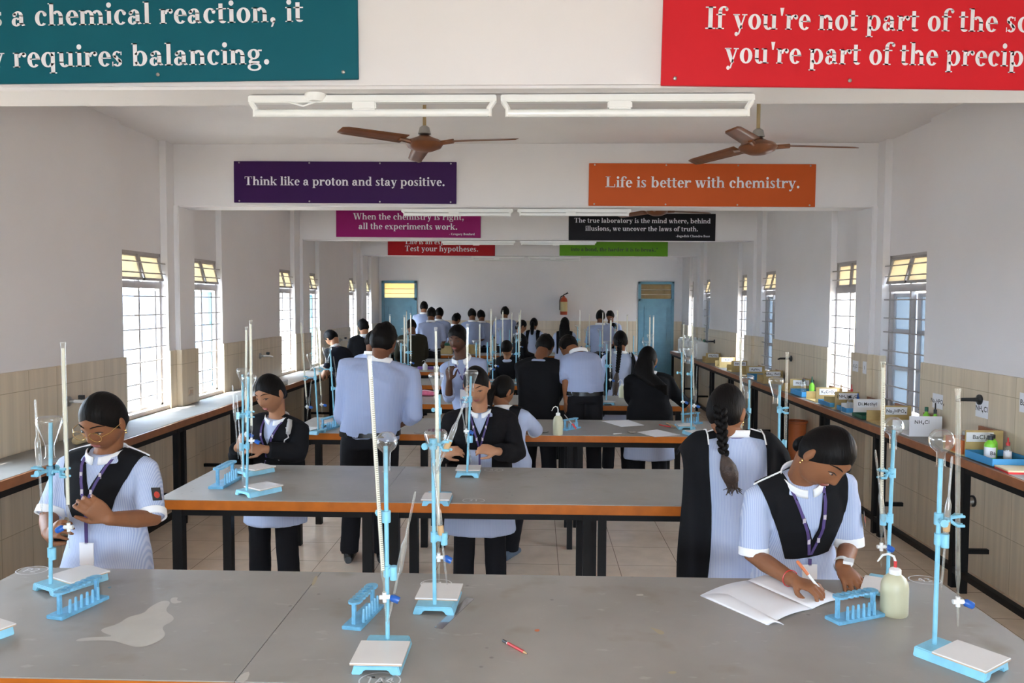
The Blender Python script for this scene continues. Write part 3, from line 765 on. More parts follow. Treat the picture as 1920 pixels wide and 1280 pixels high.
COUNTR = counter(XR - .017, 1, -.9, 15.9, XR - CRX - .017, 'long grey counter with brown edge carrying the labelled reagent boxes')
# ------------------------------------------------------------------ glassware and stands
def tick_mat():
    m, t, b = newmat('graduated_strip')
    tc = t.nodes.new('ShaderNodeTexCoord'); sp = t.nodes.new('ShaderNodeSeparateXYZ'); t.links.new(tc.outputs['Object'], sp.inputs[0])
    def band(freq, thr):
        a = t.nodes.new('ShaderNodeMath'); a.operation = 'MULTIPLY'; a.inputs[1].default_value = freq; t.links.new(sp.outputs['Z'], a.inputs[0])
        f = t.nodes.new('ShaderNodeMath'); f.operation = 'FRACT'; t.links.new(a.outputs[0], f.inputs[0])
        l = t.nodes.new('ShaderNodeMath'); l.operation = 'LESS_THAN'; l.inputs[1].default_value = thr; t.links.new(f.outputs[0], l.inputs[0]); return l
    l1 = band(170, .30)
    z0 = t.nodes.new('ShaderNodeMath'); z0.operation = 'LESS_THAN'; z0.inputs[1].default_value = -.07; t.links.new(sp.outputs['Z'], z0.inputs[0])
    xx = t.nodes.new('ShaderNodeMath'); xx.operation = 'GREATER_THAN'; xx.inputs[1].default_value = -.0012; t.links.new(sp.outputs['X'], xx.inputs[0])
    m1 = t.nodes.new('ShaderNodeMath'); m1.operation = 'MULTIPLY'; t.links.new(l1.outputs[0], m1.inputs[0]); t.links.new(z0.outputs[0], m1.inputs[1])
    m2 = t.nodes.new('ShaderNodeMath'); m2.operation = 'MULTIPLY'; t.links.new(m1.outputs[0], m2.inputs[0]); t.links.new(xx.outputs[0], m2.inputs[1])
    mx = t.nodes.new('ShaderNodeMixRGB'); mx.inputs[1].default_value = (.80, .785, .68, 1); mx.inputs[2].default_value = (.24, .22, .17, 1)
    t.links.new(m2.outputs[0], mx.inputs[0]); t.links.new(mx.outputs[0], b.inputs['Base Color']); b.inputs['Roughness'].default_value = .25
    return m
M['ticks'] = tick_mat()
CACHE = {}
def cached(key, fn):
    if key not in CACHE: CACHE[key] = fn()
    return CACHE[key]
def orient(o, top, bot):
    o.location = top; d = (bot - top).normalized()
    q = d.to_track_quat('-Z', 'X'); o.rotation_euler = q.to_euler()
def burette(top, bot, label, grp='graduated burettes clamped to stands', key=1, strip='ticks', r=.0066, far=False):
    L = (bot - top).length
    o = empty('burette', top, 0, label, 'burette', grp); d = (bot - top).normalized()
    # local -Z runs down the tube, local -Y faces the viewer
    z = -d; x = V((1, 0, 0)); x = (x - z * x.dot(z)).normalized(); y = z.cross(x)
    o.rotation_euler = Matrix((x, y, z)).transposed().to_euler()
    n = 8 if far else 14; zl = -(L - .135)
    def mk():
        mb = MB().lathe([(r * 1.25, 0), (r * 1.25, -.006), (r, -.012), (r, zl), (r * .45, zl - .03), (r * .4, zl - .055)], n=n, closed=False)
        return mb.me('glass_tube', True)
    mesh_obj('glass_tube', cached(('b', round(L, 2), far, r), mk), M['burette'], o)
    mesh_obj('graduated_strip', cached(('bs', round(L, 2), r), lambda: MB().bx(-r * .72, r * .72, -.0015, .0015, zl + .01, -.02).me('strip')), M[strip] if strip else M['glass'], o)
    zs = zl - .065
    def mk2(): return MB().tube([(0, 0, zs + .014), (0, 0, zs - .014)], .006, 10).tube([(-.014 * key, 0, zs), (.016 * key, 0, zs)], .0065, 10).me('barrel', True)
    sc = mesh_obj('stopcock', cached(('sc', round(L, 2), key), mk2), M['cork' if False else 'whiteplastic'], o)
    def mk3(): return MB().tube([(.016 * key, 0, zs), (.022 * key, 0, zs - .003), (.040 * key, 0, zs - .012)], [.006, .011, .010], 10).me('key', True)
    mesh_obj('stopcock_key', cached(('key', round(L, 2), key), mk3), M['bluecap'], sc)
    def mk4(): return MB().lathe([(.004, zs - .012), (.0035, zs - .04), (.0016, -L)], n=8).me('nozzle', True)
    mesh_obj('nozzle', cached(('nz', round(L, 2)), mk4), M['burette'], o)
    return o
def pipette(top, bot, label, bulb=.45, grp='glass pipettes', far=False, cork=False):
    L = (bot - top).length
    o = empty('pipette', top, 0, label, 'pipette', grp); d = (bot - top).normalized()
    z = -d; x = V((1, 0, 0)); x = (x - z * x.dot(z)).normalized(); y = z.cross(x)
    o.rotation_euler = Matrix((x, y, z)).transposed().to_euler()
    b0, b1 = -L * bulb, -L * bulb - .075
    def mk(): return MB().lathe([(.0022, 0), (.0034, -.01), (.0034, b0 + .02), (.0085, b0), (.009, b1), (.0034, b1 - .015), (.0034, -L + .04), (.0012, -L)], n=8 if far else 12, closed=False).me('glass_stem', True)
    mesh_obj('glass_stem', cached(('p', round(L, 2), bulb, far), mk), M['pipette'], o)
    if cork: MB().lathe([(.0088, b1 + .03), (.0095, b1 + .028), (.0095, b1 + .004), (.0088, b1)], n=12, closed=False).build('paper_band', M['cork'], o, smooth=True)
    return o
def flask(kind, p, h, label, grp, tilt=0, d=None):
    # upside down on the rod: p = centre of the upturned bottom
    if kind == 'c':
        R0 = d / 2; prof = [(0.0, 0), (R0 * .8, 0), (R0 * .95, -.006), (R0, -.014), (R0 * .96, -.022), (R0 * .38, -h * .66), (R0 * .34, -h * .72), (R0 * .34, -h * .97), (R0 * .44, -h)]
        nm = 'conical_flask'
    else:
        R0 = d / 2; prof = [(0, 0), (R0 * .34, -.001)] + [(R0 * math.sin(R(a)), -R0 * .94 + R0 * math.cos(R(a))) for a in (28, 45, 60, 75, 90, 105, 120, 135, 150)] + [(R0 * .36, -R0 * 2.0), (R0 * .34, -h * .97), (R0 * .46, -h)]
        nm = 'round_flask'
    me = cached((kind, round(h, 3), round(d, 3)), lambda: MB().lathe(prof, n=28, closed=False).me(nm, True))
    o = mesh_obj(nm, me, M['glass']); o.location = p; o.rotation_euler = (0, R(tilt), 0)
    return tag(o, label, 'flask', grp)
def base_mesh():
    prof = [(-.066, 0), (-.040, 0), (-.031, .013), (.031, .013), (.040, 0), (.066, 0), (.058, .026), (-.058, .026)]
    return MB().prism(prof, -.026, .165, ax=(1, 0, 0), ay=(0, 0, 1), an=(0, 1, 0)).me('base', bevel=.0025)
def clamp_mb(z, tgt, jaw=.012):
    # boss on the rod, arm and two curved jaws closing on tgt (local point)
    mb = MB(); a = V((0, 0, z)); t = V((tgt[0], tgt[1], z + tgt[2]))
    mb.tube([(0, 0, z - .016), (0, 0, z + .016)], .0125, 10)
    d = (t - a); L = d.length; d = d.normalized(); e = V((-d.y, d.x, 0)).normalized()
    mb.tube([a - e * .012, a - e * .045], [.005, .005], 8); mb.tube([a - e * .045, a - e * .052], [.011, .011], 8)
    if L > .03:
        mb.tube([a + d * .008, t - d * (jaw + .006)], .0055, 8)
        for s in (-1, 1):
            for dz in (-.014, .012):
                mb.tube([t - d * (jaw + .008) + V((0, 0, dz * .4)), t + e * s * jaw - d * .006 + V((0, 0, dz)), t + e * s * (jaw - .004) + d * .012 + V((0, 0, dz))], [.005, .0045, .004], 6)
        mb.tube([t - d * (jaw + .02) + e * .02, t - d * (jaw + .02) - e * .022], .004, 6)
    return mb
def stand(rb, rt, ang, label, tz=T, clamps=(), clips=(), grp='pale blue burette stands', far=False, tlabel=None, tile=True, mk='standblue'):
    p = atz(rb[0], rb[1], tz + .026); q = at(rt[0], rt[1], p.y)
    o = empty('burette_stand', (p.x, p.y, tz), 0, label, 'stand', grp)
    rot = R(ang) - math.pi / 2
    be = mesh_obj('base', cached('base', base_mesh), M[mk], o); be.rotation_euler = (0, 0, rot)
    top = q - p
    MB().tube([(0, 0, .022), (top.x, top.y, top.z + .026)], .0062, 8 if far else 12).build('rod', M[mk], o, smooth=True)
    if tile:
        c, s = math.cos(rot), math.sin(rot)
        tl = empty('white_tile', (p.x - s * .098, p.y + c * .098, tz + .0265), rot, tlabel, 'tile', 'white tiles on the stand bases')
        mesh_obj('glaze', cached('tileg', lambda: MB().bx(-.069, .069, -.07, .07, .003, .0065).me('glaze', bevel=.001)), M['tile'], tl)
        mesh_obj('biscuit', cached('tileb', lambda: MB().bx(-.0685, .0685, -.0695, .0695, 0, .003).me('biscuit')), M['tile_edge'], tl)
    for py, txp, ty in clamps:         # clamp at rod height py, target pixel column txp at depth offset ty
        z = at(rb[0], py, p.y).z - tz; rx = top.x * (z / (top.z + .026)) if top.z else 0
        t = at(txp, py, p.y + ty)
        cl = clamp_mb(0, (t.x - p.x - rx, ty, 0)).build('clamp', M[mk], o, smooth=True); cl.location = (rx, 0, z)
    for py, txp, ty in clips:
        z = at(rb[0], py, p.y).z - tz; rx = top.x * (z / (top.z + .026))
        t = at(txp, py, p.y + ty); dx = t.x - p.x - rx
        mb = MB().tube([(0, 0, -.016), (0, 0, .016)], .0105, 10).box((dx / 2, ty / 2, 0), (abs(dx) + .004, .012, .02), math.atan2(ty, dx) if dx > 0 else 0)
        mb.lathe([(.0075, -.02), (.0105, -.02), (.0105, .018), (.0075, .018)], (dx, ty, 0), n=12)
        cl = mb.build('spring_clip', M[mk], o, smooth=True); cl.location = (rx, 0, z)
    return o, p, q
def bur(o, p, tx, ty, bx_, by, dy, label, **k): return burette(at(tx, ty, p.y + dy), at(bx_, by, p.y + dy), label, **k)
def pip(o, p, tx, ty, bx_, by, dy, label, **k): return pipette(at(tx, ty, p.y + dy), at(bx_, by, p.y + dy), label, **k)
FG = 'flasks turned upside down on stand rods'
def flk(kind, cx, ty, by, wpx, Y, label, tilt=0):
    p = at(cx, ty, Y); q = at(cx, by, Y)
    return flask(kind, p, p.z - q.z, label, FG, tilt, wpx / FPX * Y)

# nearest table
o, p, q = stand((95, 1094), (95, 792), 62, 'pale blue iron stand beside the girl with glasses', clamps=[(882, 122, -.02), (882, 68, -.01)], clips=[(1035, 99, -.012)], tlabel='white tile on the stand base in front of the girl with glasses')
flk('c', 92, 781, 858, 47, p.y, 'upside down conical flask on the stand beside the girl with glasses')
bur(o, p, 118, 641, 130, 1027, -.02, 'tall burette held by the girl with glasses', key=-1, strip='strip')
pip(o, p, 66, 749, 79, 966, -.01, 'bulb pipette hanging on the stand beside the girl with glasses', bulb=.36)
o, p, q = stand((727, 1197), (723, 836), -90, 'pale blue stand nearest the camera, beside the six hole tube rack', clamps=[(968, 712, -.012)], clips=[(1070, 738, -.012)], tlabel='white tile nearest the camera at the middle of the nearest table')
flk('r', 725, 809, 884, 41, p.y, 'upside down round flask on the stand nearest the camera at the table middle')
bur(o, p, 692, 660, 724, 1165, -.012, 'leaning burette with dark scale on the stand nearest the camera')
pip(o, p, 779, 921, 727, 1170, -.014, 'slanting bulb pipette in a blue clip on the stand nearest the camera', bulb=.40)
o, p, q = stand((815, 1132), (812, 828), 88, 'pale blue stand before the girl in black cardigan, on the nearest table', clamps=[(832, 838, -.02)], clips=[(1006, 833, -.014)], tlabel='white tile on the nearest table below the clear ruler side stand')
flk('c', 817, 806, 886, 45, p.y, 'large upside down conical flask on the nearest table, middle stand')
bur(o, p, 818, 686, 823, 1085, .02, 'burette behind the large upturned conical flask')
pip(o, p, 877, 740, 816, 892, -.02, 'slanting pipette with a tan band beside the large upturned flask', bulb=.40, cork=True)
pip(o, p, 812, 868, 838, 1092, -.014, 'pipette with tan band hanging below the large upturned flask', bulb=.40, cork=True)
o, p, q = stand((1752, 1207), (1764, 860), -54, 'pale blue stand at the near corner beside the shelf side aisle', clamps=[(972, 1798, -.01)], clips=[(1010, 1772, -.012)], tlabel='white tile at the near corner of the table, shelf side')
flk('r', 1766, 804, 874, 45, p.y, 'upside down round flask on the near corner stand, shelf side')
bur(o, p, 1796, 728, 1796, 1174, -.01, 'clear upright burette with blue tap on the near corner stand', strip=None)
pip(o, p, 1785, 855, 1765, 1105, -.012, 'pipette in the clip of the near corner stand', bulb=.36, cork=True)
o, p, q = stand((1664, 1083), (1676, 806), -118, 'pale blue stand behind the squeeze bottle at the nearest table', clamps=[(886, 1654, -.012)], clips=[(971, 1656, -.014)], tlabel='stained white tile behind the squeeze bottle')
flk('r', 1676, 782, 842, 36, p.y, 'upside down round flask behind the squeeze bottle')
bur(o, p, 1656, 678, 1652, 1062, -.012, 'burette with dark scale behind the squeeze bottle', key=1)
pip(o, p, 1641, 843, 1664, 1040, -.02, 'thin pipette leaning beside the burette behind the squeeze bottle', bulb=.45)
# stand base cut off by the picture edge
pl = atz(-112, 1222, T); o = empty('burette_stand', (pl.x, pl.y, T), 0, 'blue stand base only partly in view at the sunlit end of the nearest table', 'stand', 'pale blue burette stands')
be = mesh_obj('base', CACHE['base'], M['standblue'], o); be.rotation_euler = (0, 0, R(-25))
MB().tube([(0, 0, .022), (0, 0, .56)], .0062, 12).build('rod', M['standblue'], o, smooth=True)
tl = empty('white_tile', (pl.x + .098 * math.sin(R(25)), pl.y + .098 * math.cos(R(25)), T + .0265), R(-25), 'white tile corner peeking in at the sunlit end of the nearest table', 'tile', 'white tiles on the stand bases')
mesh_obj('glaze', CACHE['tileg'], M['tile'], tl); mesh_obj('biscuit', CACHE['tileb'], M['tile_edge'], tl)
# second table
o, p, q = stand((463, 919), (466, 706), 55, 'front pale blue stand before the girl in black hoodie', clamps=[(775, 471, -.02)], clips=[(836, 453, -.016)], tlabel='front white tile before the girl in black hoodie')
flk('c', 467, 703, 742, 29, p.y, 'front upside down conical flask before the girl in black hoodie')
bur(o, p, 470, 600, 472, 852, -.02, 'taller burette before the girl in black hoodie', strip='strip')
pip(o, p, 444, 740, 456, 905, -.02, 'pipette clipped to the front stand before the girl in black hoodie', bulb=.5)
o, p, q = stand((456, 882), (455, 702), 55, 'rear pale blue stand before the girl in black hoodie', clips=[(778, 447, -.016)], tlabel='rear white tile before the girl in black hoodie')
flk('c', 456, 690, 732, 25, p.y, 'rear upside down conical flask before the girl in black hoodie')
bur(o, p, 462, 612, 461, 840, .03, 'shorter burette before the girl in black hoodie', strip='strip')
pip(o, p, 436, 722, 447, 860, -.016, 'thin pipette on the rear stand before the girl in black hoodie', bulb=.28)
o, p, q = stand((824, 923), (824, 740), -90, 'pale blue stand on the second table behind the large upturned flask', clamps=[(770, 818, -.015)], tlabel='white tile at the front edge of the second table')
flk('c', 818, 699, 748, 30, p.y, 'upside down conical flask on the second table, front stand')
bur(o, p, 817, 613, 822, 860, -.015, 'burette on the front stand of the second table, before the boy raising a pipette')
o, p, q = stand((876, 885), (883, 705), 90, 'pale blue stand held by the girl in black cardigan', clamps=[(748, 872, -.02)], clips=[(822, 883, -.012)], tlabel='white tile before the girl in black cardigan')
flk('c', 884, 694, 733, 26, p.y, 'upside down conical flask before the face of the girl in black cardigan')
bur(o, p, 877, 607, 874, 830, -.02, 'burette held by the girl in black cardigan')
pip(o, p, 862, 748, 884, 868, -.012, 'pipette between the hands of the girl in black cardigan', bulb=.45)
o, p, q = stand((1459, 925), (1462, 722), -90, 'pale blue stand on the second table behind the writing girl', clamps=[(768, 1474, -.01)], clips=[(830, 1471, -.012)], tlabel='white tile hidden behind the writing girl')
flk('c', 1455, 708, 757, 29, p.y, 'upside down conical flask above the writing girl')
bur(o, p, 1476, 660, 1471, 910, -.01, 'upright burette on the stand behind the writing girl')
o, p, q = stand((1403, 885), (1405, 712), -90, 'pale blue stand beyond the girl with the long braid', clamps=[(770, 1392, -.02)], tlabel='white tile hidden behind the girl with the long braid')
flk('c', 1400, 703, 747, 27, p.y, 'upside down conical flask beyond the girl with the long braid')
bur(o, p, 1388, 632, 1391, 850, -.02, 'burette standing behind the head of the girl with the long braid')
# third table
def st3(rb, rt, ang, lab, fl, bu, pi=None, cl=(), cp=()):
    o, p, q = stand(rb, rt, ang, 'pale blue stand ' + lab, tlabel='white tile of the stand ' + lab, clamps=cl, clips=cp)
    flk('c', *fl, p.y, 'upside down conical flask on the stand ' + lab)
    bur(o, p, *bu, -.02, 'burette on the stand ' + lab, far=True)
    if pi: pip(o, p, *pi, -.02, 'pipette on the stand ' + lab, far=True)
st3((597, 806), (590, 690), 165, 'at the front of the third table, sunlit end', (585, 662, 694, 20), (564, 605, 577, 780), (584, 712, 575, 790), [(708, 572, -.02)])
st3((627, 788), (619, 655), -90, 'at the rear of the third table, sunlit end', (613, 650, 680, 18), (594, 610, 604, 775), (625, 668, 636, 740), [(692, 600, -.02)], [(728, 634, 0)])
st3((1296, 806), (1297, 665), -70, 'at the front of the third table, shelf end', (1291, 650, 682, 21), (1298, 605, 1302, 780), (1307, 686, 1302, 788), [(700, 1303, -.02)])
st3((1281, 793), (1278, 660), -90, 'at the rear of the third table, shelf end', (1283, 651, 680, 19), (1282, 603, 1280, 770), None, [(698, 1283, -.02)])
# farther tables: one stand per listed pixel column, built once and copied with its parts
def far_stand(px, Y, lab, h, dx, fk):
    x = at(px, 640, Y).x
    p = V((x, Y, T)); key = ('far', fk)
    if key not in CACHE:
        s = empty('burette_stand', p, 0, 'x', 'stand', 'pale blue burette stands')
        mesh_obj('base', CACHE['base'], M['standblue'], s).rotation_euler = (0, 0, math.pi)
        MB().tube([(0, 0, .022), (0, 0, .57)], .0065, 8).build('rod', M['standblue'], s, smooth=True)
        c = clamp_mb(0, (.035, -.01, 0)).build('clamp', M['standblue'], s, smooth=True); c.location = (0, 0, .36)
        tl = empty('white_tile', p, 0, 'x', 'tile', 'white tiles on the stand bases')
        mesh_obj('glaze', CACHE['tileg'], M['tile'], tl); mesh_obj('biscuit', CACHE['tileb'], M['tile_edge'], tl)
        b = burette(p + V((.035, -.01, .82)), p + V((.035, -.01, .16)), 'x', strip='strip', r=.0088, far=True)
        f = flask('c', p + V((0, 0, .60)), .11, 'x', FG, 0, .08) if fk else None
        CACHE[key] = [s, tl, b, f]; first = True
    else:
        CACHE[key] = [copytree(a) if a else None for a in CACHE[key]]
    s, tl, b, f = CACHE[key]
    s.location = p; tl.location = (p.x, p.y - .098, T + .0265); b.location = p + V((.035, -.01, .82 + h))
    s['label'] = 'pale blue stand, ' + lab; tl['label'] = 'white tile, ' + lab; b['label'] = 'tall burette, ' + lab
    if f: f.location = p + V((0, 0, .60)); f['label'] = 'upturned conical flask, ' + lab
FARS = {3: (7.72, [(752, .02), (893, -.05), (914, .08), (1138, .0), (1211, .03)]), 4: (9.42, [(726, 0), (765, .01), (924, -.03), (968, .02), (1170, .01), (1188, -.03), (1219, .0)]),
        5: (11.15, [(758, .03), (938, .03), (955, .0), (1125, .02), (1100, -.02)]), 6: (12.9, [(972, .02), (1083, .02), (1153, .03)])}
ORD = ['first', 'second', 'third', 'fourth', 'fifth', 'sixth', 'seventh']
for r, (Y, lst) in FARS.items():
    for k, (px, h) in enumerate(sorted(lst)):
        far_stand(px, Y + .12 * ((k % 3) - 1), '%s from the sunlit side on the %s table row' % (ORD[k], ROWN[r]), h, 0, k % 3 != 2)

# ------------------------------------------------------------------ test tube racks
def rack_parts(o, L=.205, n=6, m='standblue2', n_s=14):
    hw = L / 2; zt = .100; w = .050; pitch = (L - .04) / n
    MB().bx(-hw - .015, hw + .015, -.038, .038, 0, .014).build('rack_base', M[m], o, bevel=.002)
    mb = MB(); r = pitch * .42; hh = .008
    for k in range(n):
        cx = -hw + .02 + (k + .5) * pitch
        inn, out = [], []
        for i in range(n_s):
            a = 2 * math.pi * i / n_s; c, s = math.cos(a), math.sin(a); q = max(abs(c) / (pitch / 2), abs(s) / (w / 2))
            inn.append((cx + r * c, r * s)); out.append((cx + c / q, s / q))
        vs = [(x, y, zt) for x, y in inn] + [(x, y, zt) for x, y in out] + [(x, y, zt - hh) for x, y in inn] + [(x, y, zt - hh) for x, y in out]
        fs = []
        for i in range(n_s):
            j = (i + 1) % n_s
            fs += [(i, j, n_s + j, n_s + i), (2 * n_s + i, 3 * n_s + i, 3 * n_s + j, 2 * n_s + j), (i, 2 * n_s + i, 2 * n_s + j, j), (n_s + i, n_s + j, 3 * n_s + j, 3 * n_s + i)]
        mb.add(vs, fs)
    for s in (-1, 1):
        arc = [(s * (hw - .02), -w / 2)] + [(s * (hw - .02 + w / 2 * math.sin(R(a))), -w / 2 * math.cos(R(a))) for a in range(20, 180, 20)] + [(s * (hw - .02), w / 2)]
        mb.prism(arc, zt - hh, zt)
    mb.build('hole_plate', M[m], o)
    for s in (-1, 1): MB().box((s * (hw - .012), 0, (zt - hh + .014) / 2), (.012, .014, zt - hh - .014)).build('post', M[m], o)
    for k in range(n - 0):
        MB().lathe([(.0065, .014), (.005, .062), (.003, .066)], (-hw + .02 + (k + .5) * pitch, -.029, 0), n=8).build('drying_peg', M[m], o, smooth=True)
def rack(a, b, label, first=[None]):
    # a, b: pixel centres of the two ends of the base
    A, B = atz(*a, T), atz(*b, T); c = (A + B) / 2; rz = math.atan2(B.y - A.y, B.x - A.x)
    if first[0] is None:
        first[0] = o = empty('test_tube_rack', c, rz, label, 'rack', 'blue wooden test tube racks'); rack_parts(o)
    else:
        o = copytree(first[0]); o.location = c; o.rotation_euler = (0, 0, rz); o['label'] = label
    s = (B - A).length / .235; s = max(.8, min(1.25, s)); o.scale = (s, s, s)
    return o
rack((105, 1160), (188, 1122), 'blue test tube rack before the girl with glasses')
rack((660, 1180), (702, 1138), 'blue test tube rack beside the leaning burette at the table middle')
rack((1562, 1166), (1643, 1150), 'blue test tube rack before the writing girl')
rack((404, 917), (440, 897), 'blue test tube rack on the second table, sunlit end')
rack((602, 808), (630, 800), 'blue test tube rack on the third table, sunlit end')
rack((1276, 797), (1312, 793), 'blue test tube rack on the third table, shelf end')
rack((1060, 806), (1080, 802), 'blue test tube rack beside the squeeze bottle on the third table')
rack((748, 694), (772, 693), 'small looking blue rack on the sixth table row, sunlit side')

# ------------------------------------------------------------------ squeeze bottles
def wash_bottle(px, py, r, h, label, face=-1, red=False, m='squeeze', ang=None):
    p = atz(px, py, T)
    o = empty('squeeze_bottle', p, 0, label, 'squeeze bottle', 'plastic squeeze bottles with bent spouts')
    MB().lathe([(0, .001), (r * .92, 0), (r, .006), (r, h * .62), (r * .96, h * .74), (r * .80, h * .86), (r * .5, h * .94), (r * .34, h * .965), (r * .34, h * .985)], n=28).build('bottle_body', M[m], o, smooth=True)
    MB().lathe([(r * .42, h * .955), (r * .44, h * .96), (r * .44, h * 1.06), (r * .36, h * 1.085), (r * .12, h * 1.10), (r * .1, h * 1.14)], n=20).build('cap', M['whiteplastic'], o, smooth=True)
    d = V((face, 0, 0)) if ang is None else V((math.cos(R(ang)), math.sin(R(ang)), 0))
    z0 = h * 1.1
    pts = [V((0, 0, z0)), V((0, 0, z0 + h * .15)), d * r * .12 + V((0, 0, z0 + h * .26)), d * r * .5 + V((0, 0, z0 + h * .30)), d * r * .9 + V((0, 0, z0 + h * .25)), d * r * 1.25 + V((0, 0, z0 + h * .08))]
    sp = MB().tube(pts, [.0045, .004, .004, .0038, .0035, .0022], 8).build('spout', M['whiteplastic'], o, smooth=True)
    if red: MB().tube([(0, 0, z0 + .002), (0, 0, z0 + h * .16)], .0052, 8).build('red_liquid', M['red'], sp, smooth=True)
    return o
wash_bottle(1676, 1151, .041, .135, 'yellowish squeeze bottle with red spout tube beside the writing girl', -1, True, ang=150)
wash_bottle(1046, 815, .037, .15, 'yellowish squeeze bottle standing on the third table', -1)
wash_bottle(1166, 745, .033, .13, 'pale squeeze bottle on the fourth table before the girl with long plait', -1)
wash_bottle(926, 698, .036, .15, 'small looking squeeze bottle on the fifth table row')
wash_bottle(797, 694, .036, .10, 'squat clear bottle beside the purple box', m='tube')
# ------------------------------------------------------------------ people
def skin(n, c): 
    m = mat('skin_%s' % n, c, .55, spec=.25, var=.07, vscale=18); return m
SKIN = {'f': skin('backlit', (.095, .042, .025)), 'a': skin('warm', (.29, .12, .058)), 'b': skin('tan', (.34, .16, .085)), 'c': skin('deep', (.17, .068, .034)), 'd': skin('brown', (.25, .102, .047)), 'e': skin('light', (.40, .195, .110))}  # f: darkened skin, the shade of a backlit face put into its colour
def hair_mat(name, c1, c2, rough, sc=(140, 9, 26)):
    m, t, b = newmat(name)
    tc = t.nodes.new('ShaderNodeTexCoord'); mp = t.nodes.new('ShaderNodeMapping'); mp.inputs['Scale'].default_value = sc
    t.links.new(tc.outputs['Object'], mp.inputs[0])
    n = t.nodes.new('ShaderNodeTexNoise'); n.inputs['Scale'].default_value = 1.0; n.inputs['Detail'].default_value = 3; t.links.new(mp.outputs[0], n.inputs['Vector'])
    mx = t.nodes.new('ShaderNodeMixRGB'); mx.inputs[1].default_value = (*c1, 1); mx.inputs[2].default_value = (*c2, 1); t.links.new(n.outputs['Fac'], mx.inputs[0])
    t.links.new(mx.outputs[0], b.inputs['Base Color']); b.inputs['Roughness'].default_value = rough; b.inputs['Specular IOR Level'].default_value = .10
    bp = t.nodes.new('ShaderNodeBump'); bp.inputs['Strength'].default_value = .45; bp.inputs['Distance'].default_value = .006
    t.links.new(n.outputs['Fac'], bp.inputs['Height']); t.links.new(bp.outputs[0], b.inputs['Normal'])
    return m
M['hair'] = hair_mat('black_hair', (.0028, .0024, .0024), (.0085, .0068, .0064), .5)
M['hair_tip'] = mat('brown_hair_tip', (.035, .018, .011), .5, var=.5, vscale=60, bump=.4, bscale=140)
M['kurta'] = stripe_mat('striped_cotton', (.51, .565, .71), (.37, .44, .64), 165)
M['shirt'] = stripe_mat('striped_shirt', (.36, .41, .575), (.315, .37, .55), 120)
M['blackcloth'] = mat('black_cloth', (.0075, .0075, .009), .85, spec=.15)
M['blackwool'] = mat('black_wool', (.0095, .0085, .0095), .9, spec=.12, var=.2, vscale=50)
M['navy'] = mat('navy_suit', (.010, .012, .020), .85, spec=.15)
M['olive'] = mat('olive_coat', (.035, .032, .022), .9, spec=.1)
M['trouser'] = mat('charcoal_trousers', (.0105, .010, .012), .8, spec=.15)
M['whitecloth'] = mat('white_cotton', (.82, .82, .83), .8, spec=.2)
M['piping'] = mat('grey_lining', (.45, .43, .42), .8)
M['lanyard'] = mat('purple_ribbon', (.075, .045, .17), .6)
M['lanyard_light'] = mat('ribbon_print', (.55, .50, .55), .6)
M['shoe'] = mat('black_leather', (.011, .011, .012), .25)
M['sneaker'] = mat('grey_blue_canvas', (.10, .13, .17), .7)
M['lip'] = mat('lip', (.30, .085, .075), .4)
M['lip_dark'] = mat('lip_dark', (.14, .05, .04), .4)
M['eyewhite'] = mat('eye_white', (.42, .39, .37), .3)
M['patch_red'] = mat('patch_red', (.5, .05, .03), .6)

def evalmesh(mb, voxel, it, name, fac=.5):
    me = mb.me('tmp'); ob = bpy.data.objects.new('tmp', me); COL.objects.link(ob)
    r = ob.modifiers.new('r', 'REMESH'); r.mode = 'VOXEL'; r.voxel_size = voxel; r.use_smooth_shade = True
    if it: s = ob.modifiers.new('s', 'SMOOTH'); s.factor = fac; s.iterations = it
    out = bpy.data.meshes.new_from_object(ob.evaluated_get(bpy.context.evaluated_depsgraph_get()))
    bpy.data.objects.remove(ob); bpy.data.meshes.remove(me); out.name = name
    out.polygons.foreach_set('use_smooth', [True] * len(out.polygons))
    return out
def folds(me, amp, fx=9.0, fz=3.5, seed=0):
    # cloth folds: ridged noise stretched along the drop of the cloth
    for v in me.vertices:
        p = v.co; q = V((p.x * fx + seed, p.y * fx + seed * .7, p.z * fz))
        w = noise.noise(q) + .5 * noise.noise(q * 2.3)
        w2 = 1 - 2 * abs(noise.noise(V((p.x * 6 + p.z * 9, p.y * 6 - p.z * 7, p.z * 5 + seed))))
        v.co += v.normal * amp * (w * .9 + .5 * (w2 - .3))
def cut(me, TM, planes, name='piece'):
    # planes: (point, outward normal) in the torso frame; what lies outside is removed
    bm = bmesh.new(); bm.from_mesh(me)
    for c, n in planes:
        g = bm.verts[:] + bm.edges[:] + bm.faces[:]
        bmesh.ops.bisect_plane(bm, geom=g, dist=1e-5, plane_co=TM @ V(c), plane_no=(TM.to_3x3() @ V(n)).normalized(), clear_outer=True)
    return bm
def join_bm(bms, name, thick=0.0, off=1):
    me = bpy.data.meshes.new(name); vs, fs = [], []
    for bm in bms:
        b = len(vs); bm.verts.ensure_lookup_table(); bm.verts.index_update()
        vs += [tuple(v.co) for v in bm.verts]; fs += [tuple(v.index + b for v in f.verts) for f in bm.faces]; bm.free()
    me.from_pydata(vs, [], fs); me.polygons.foreach_set('use_smooth', [True] * len(me.polygons))
    return me

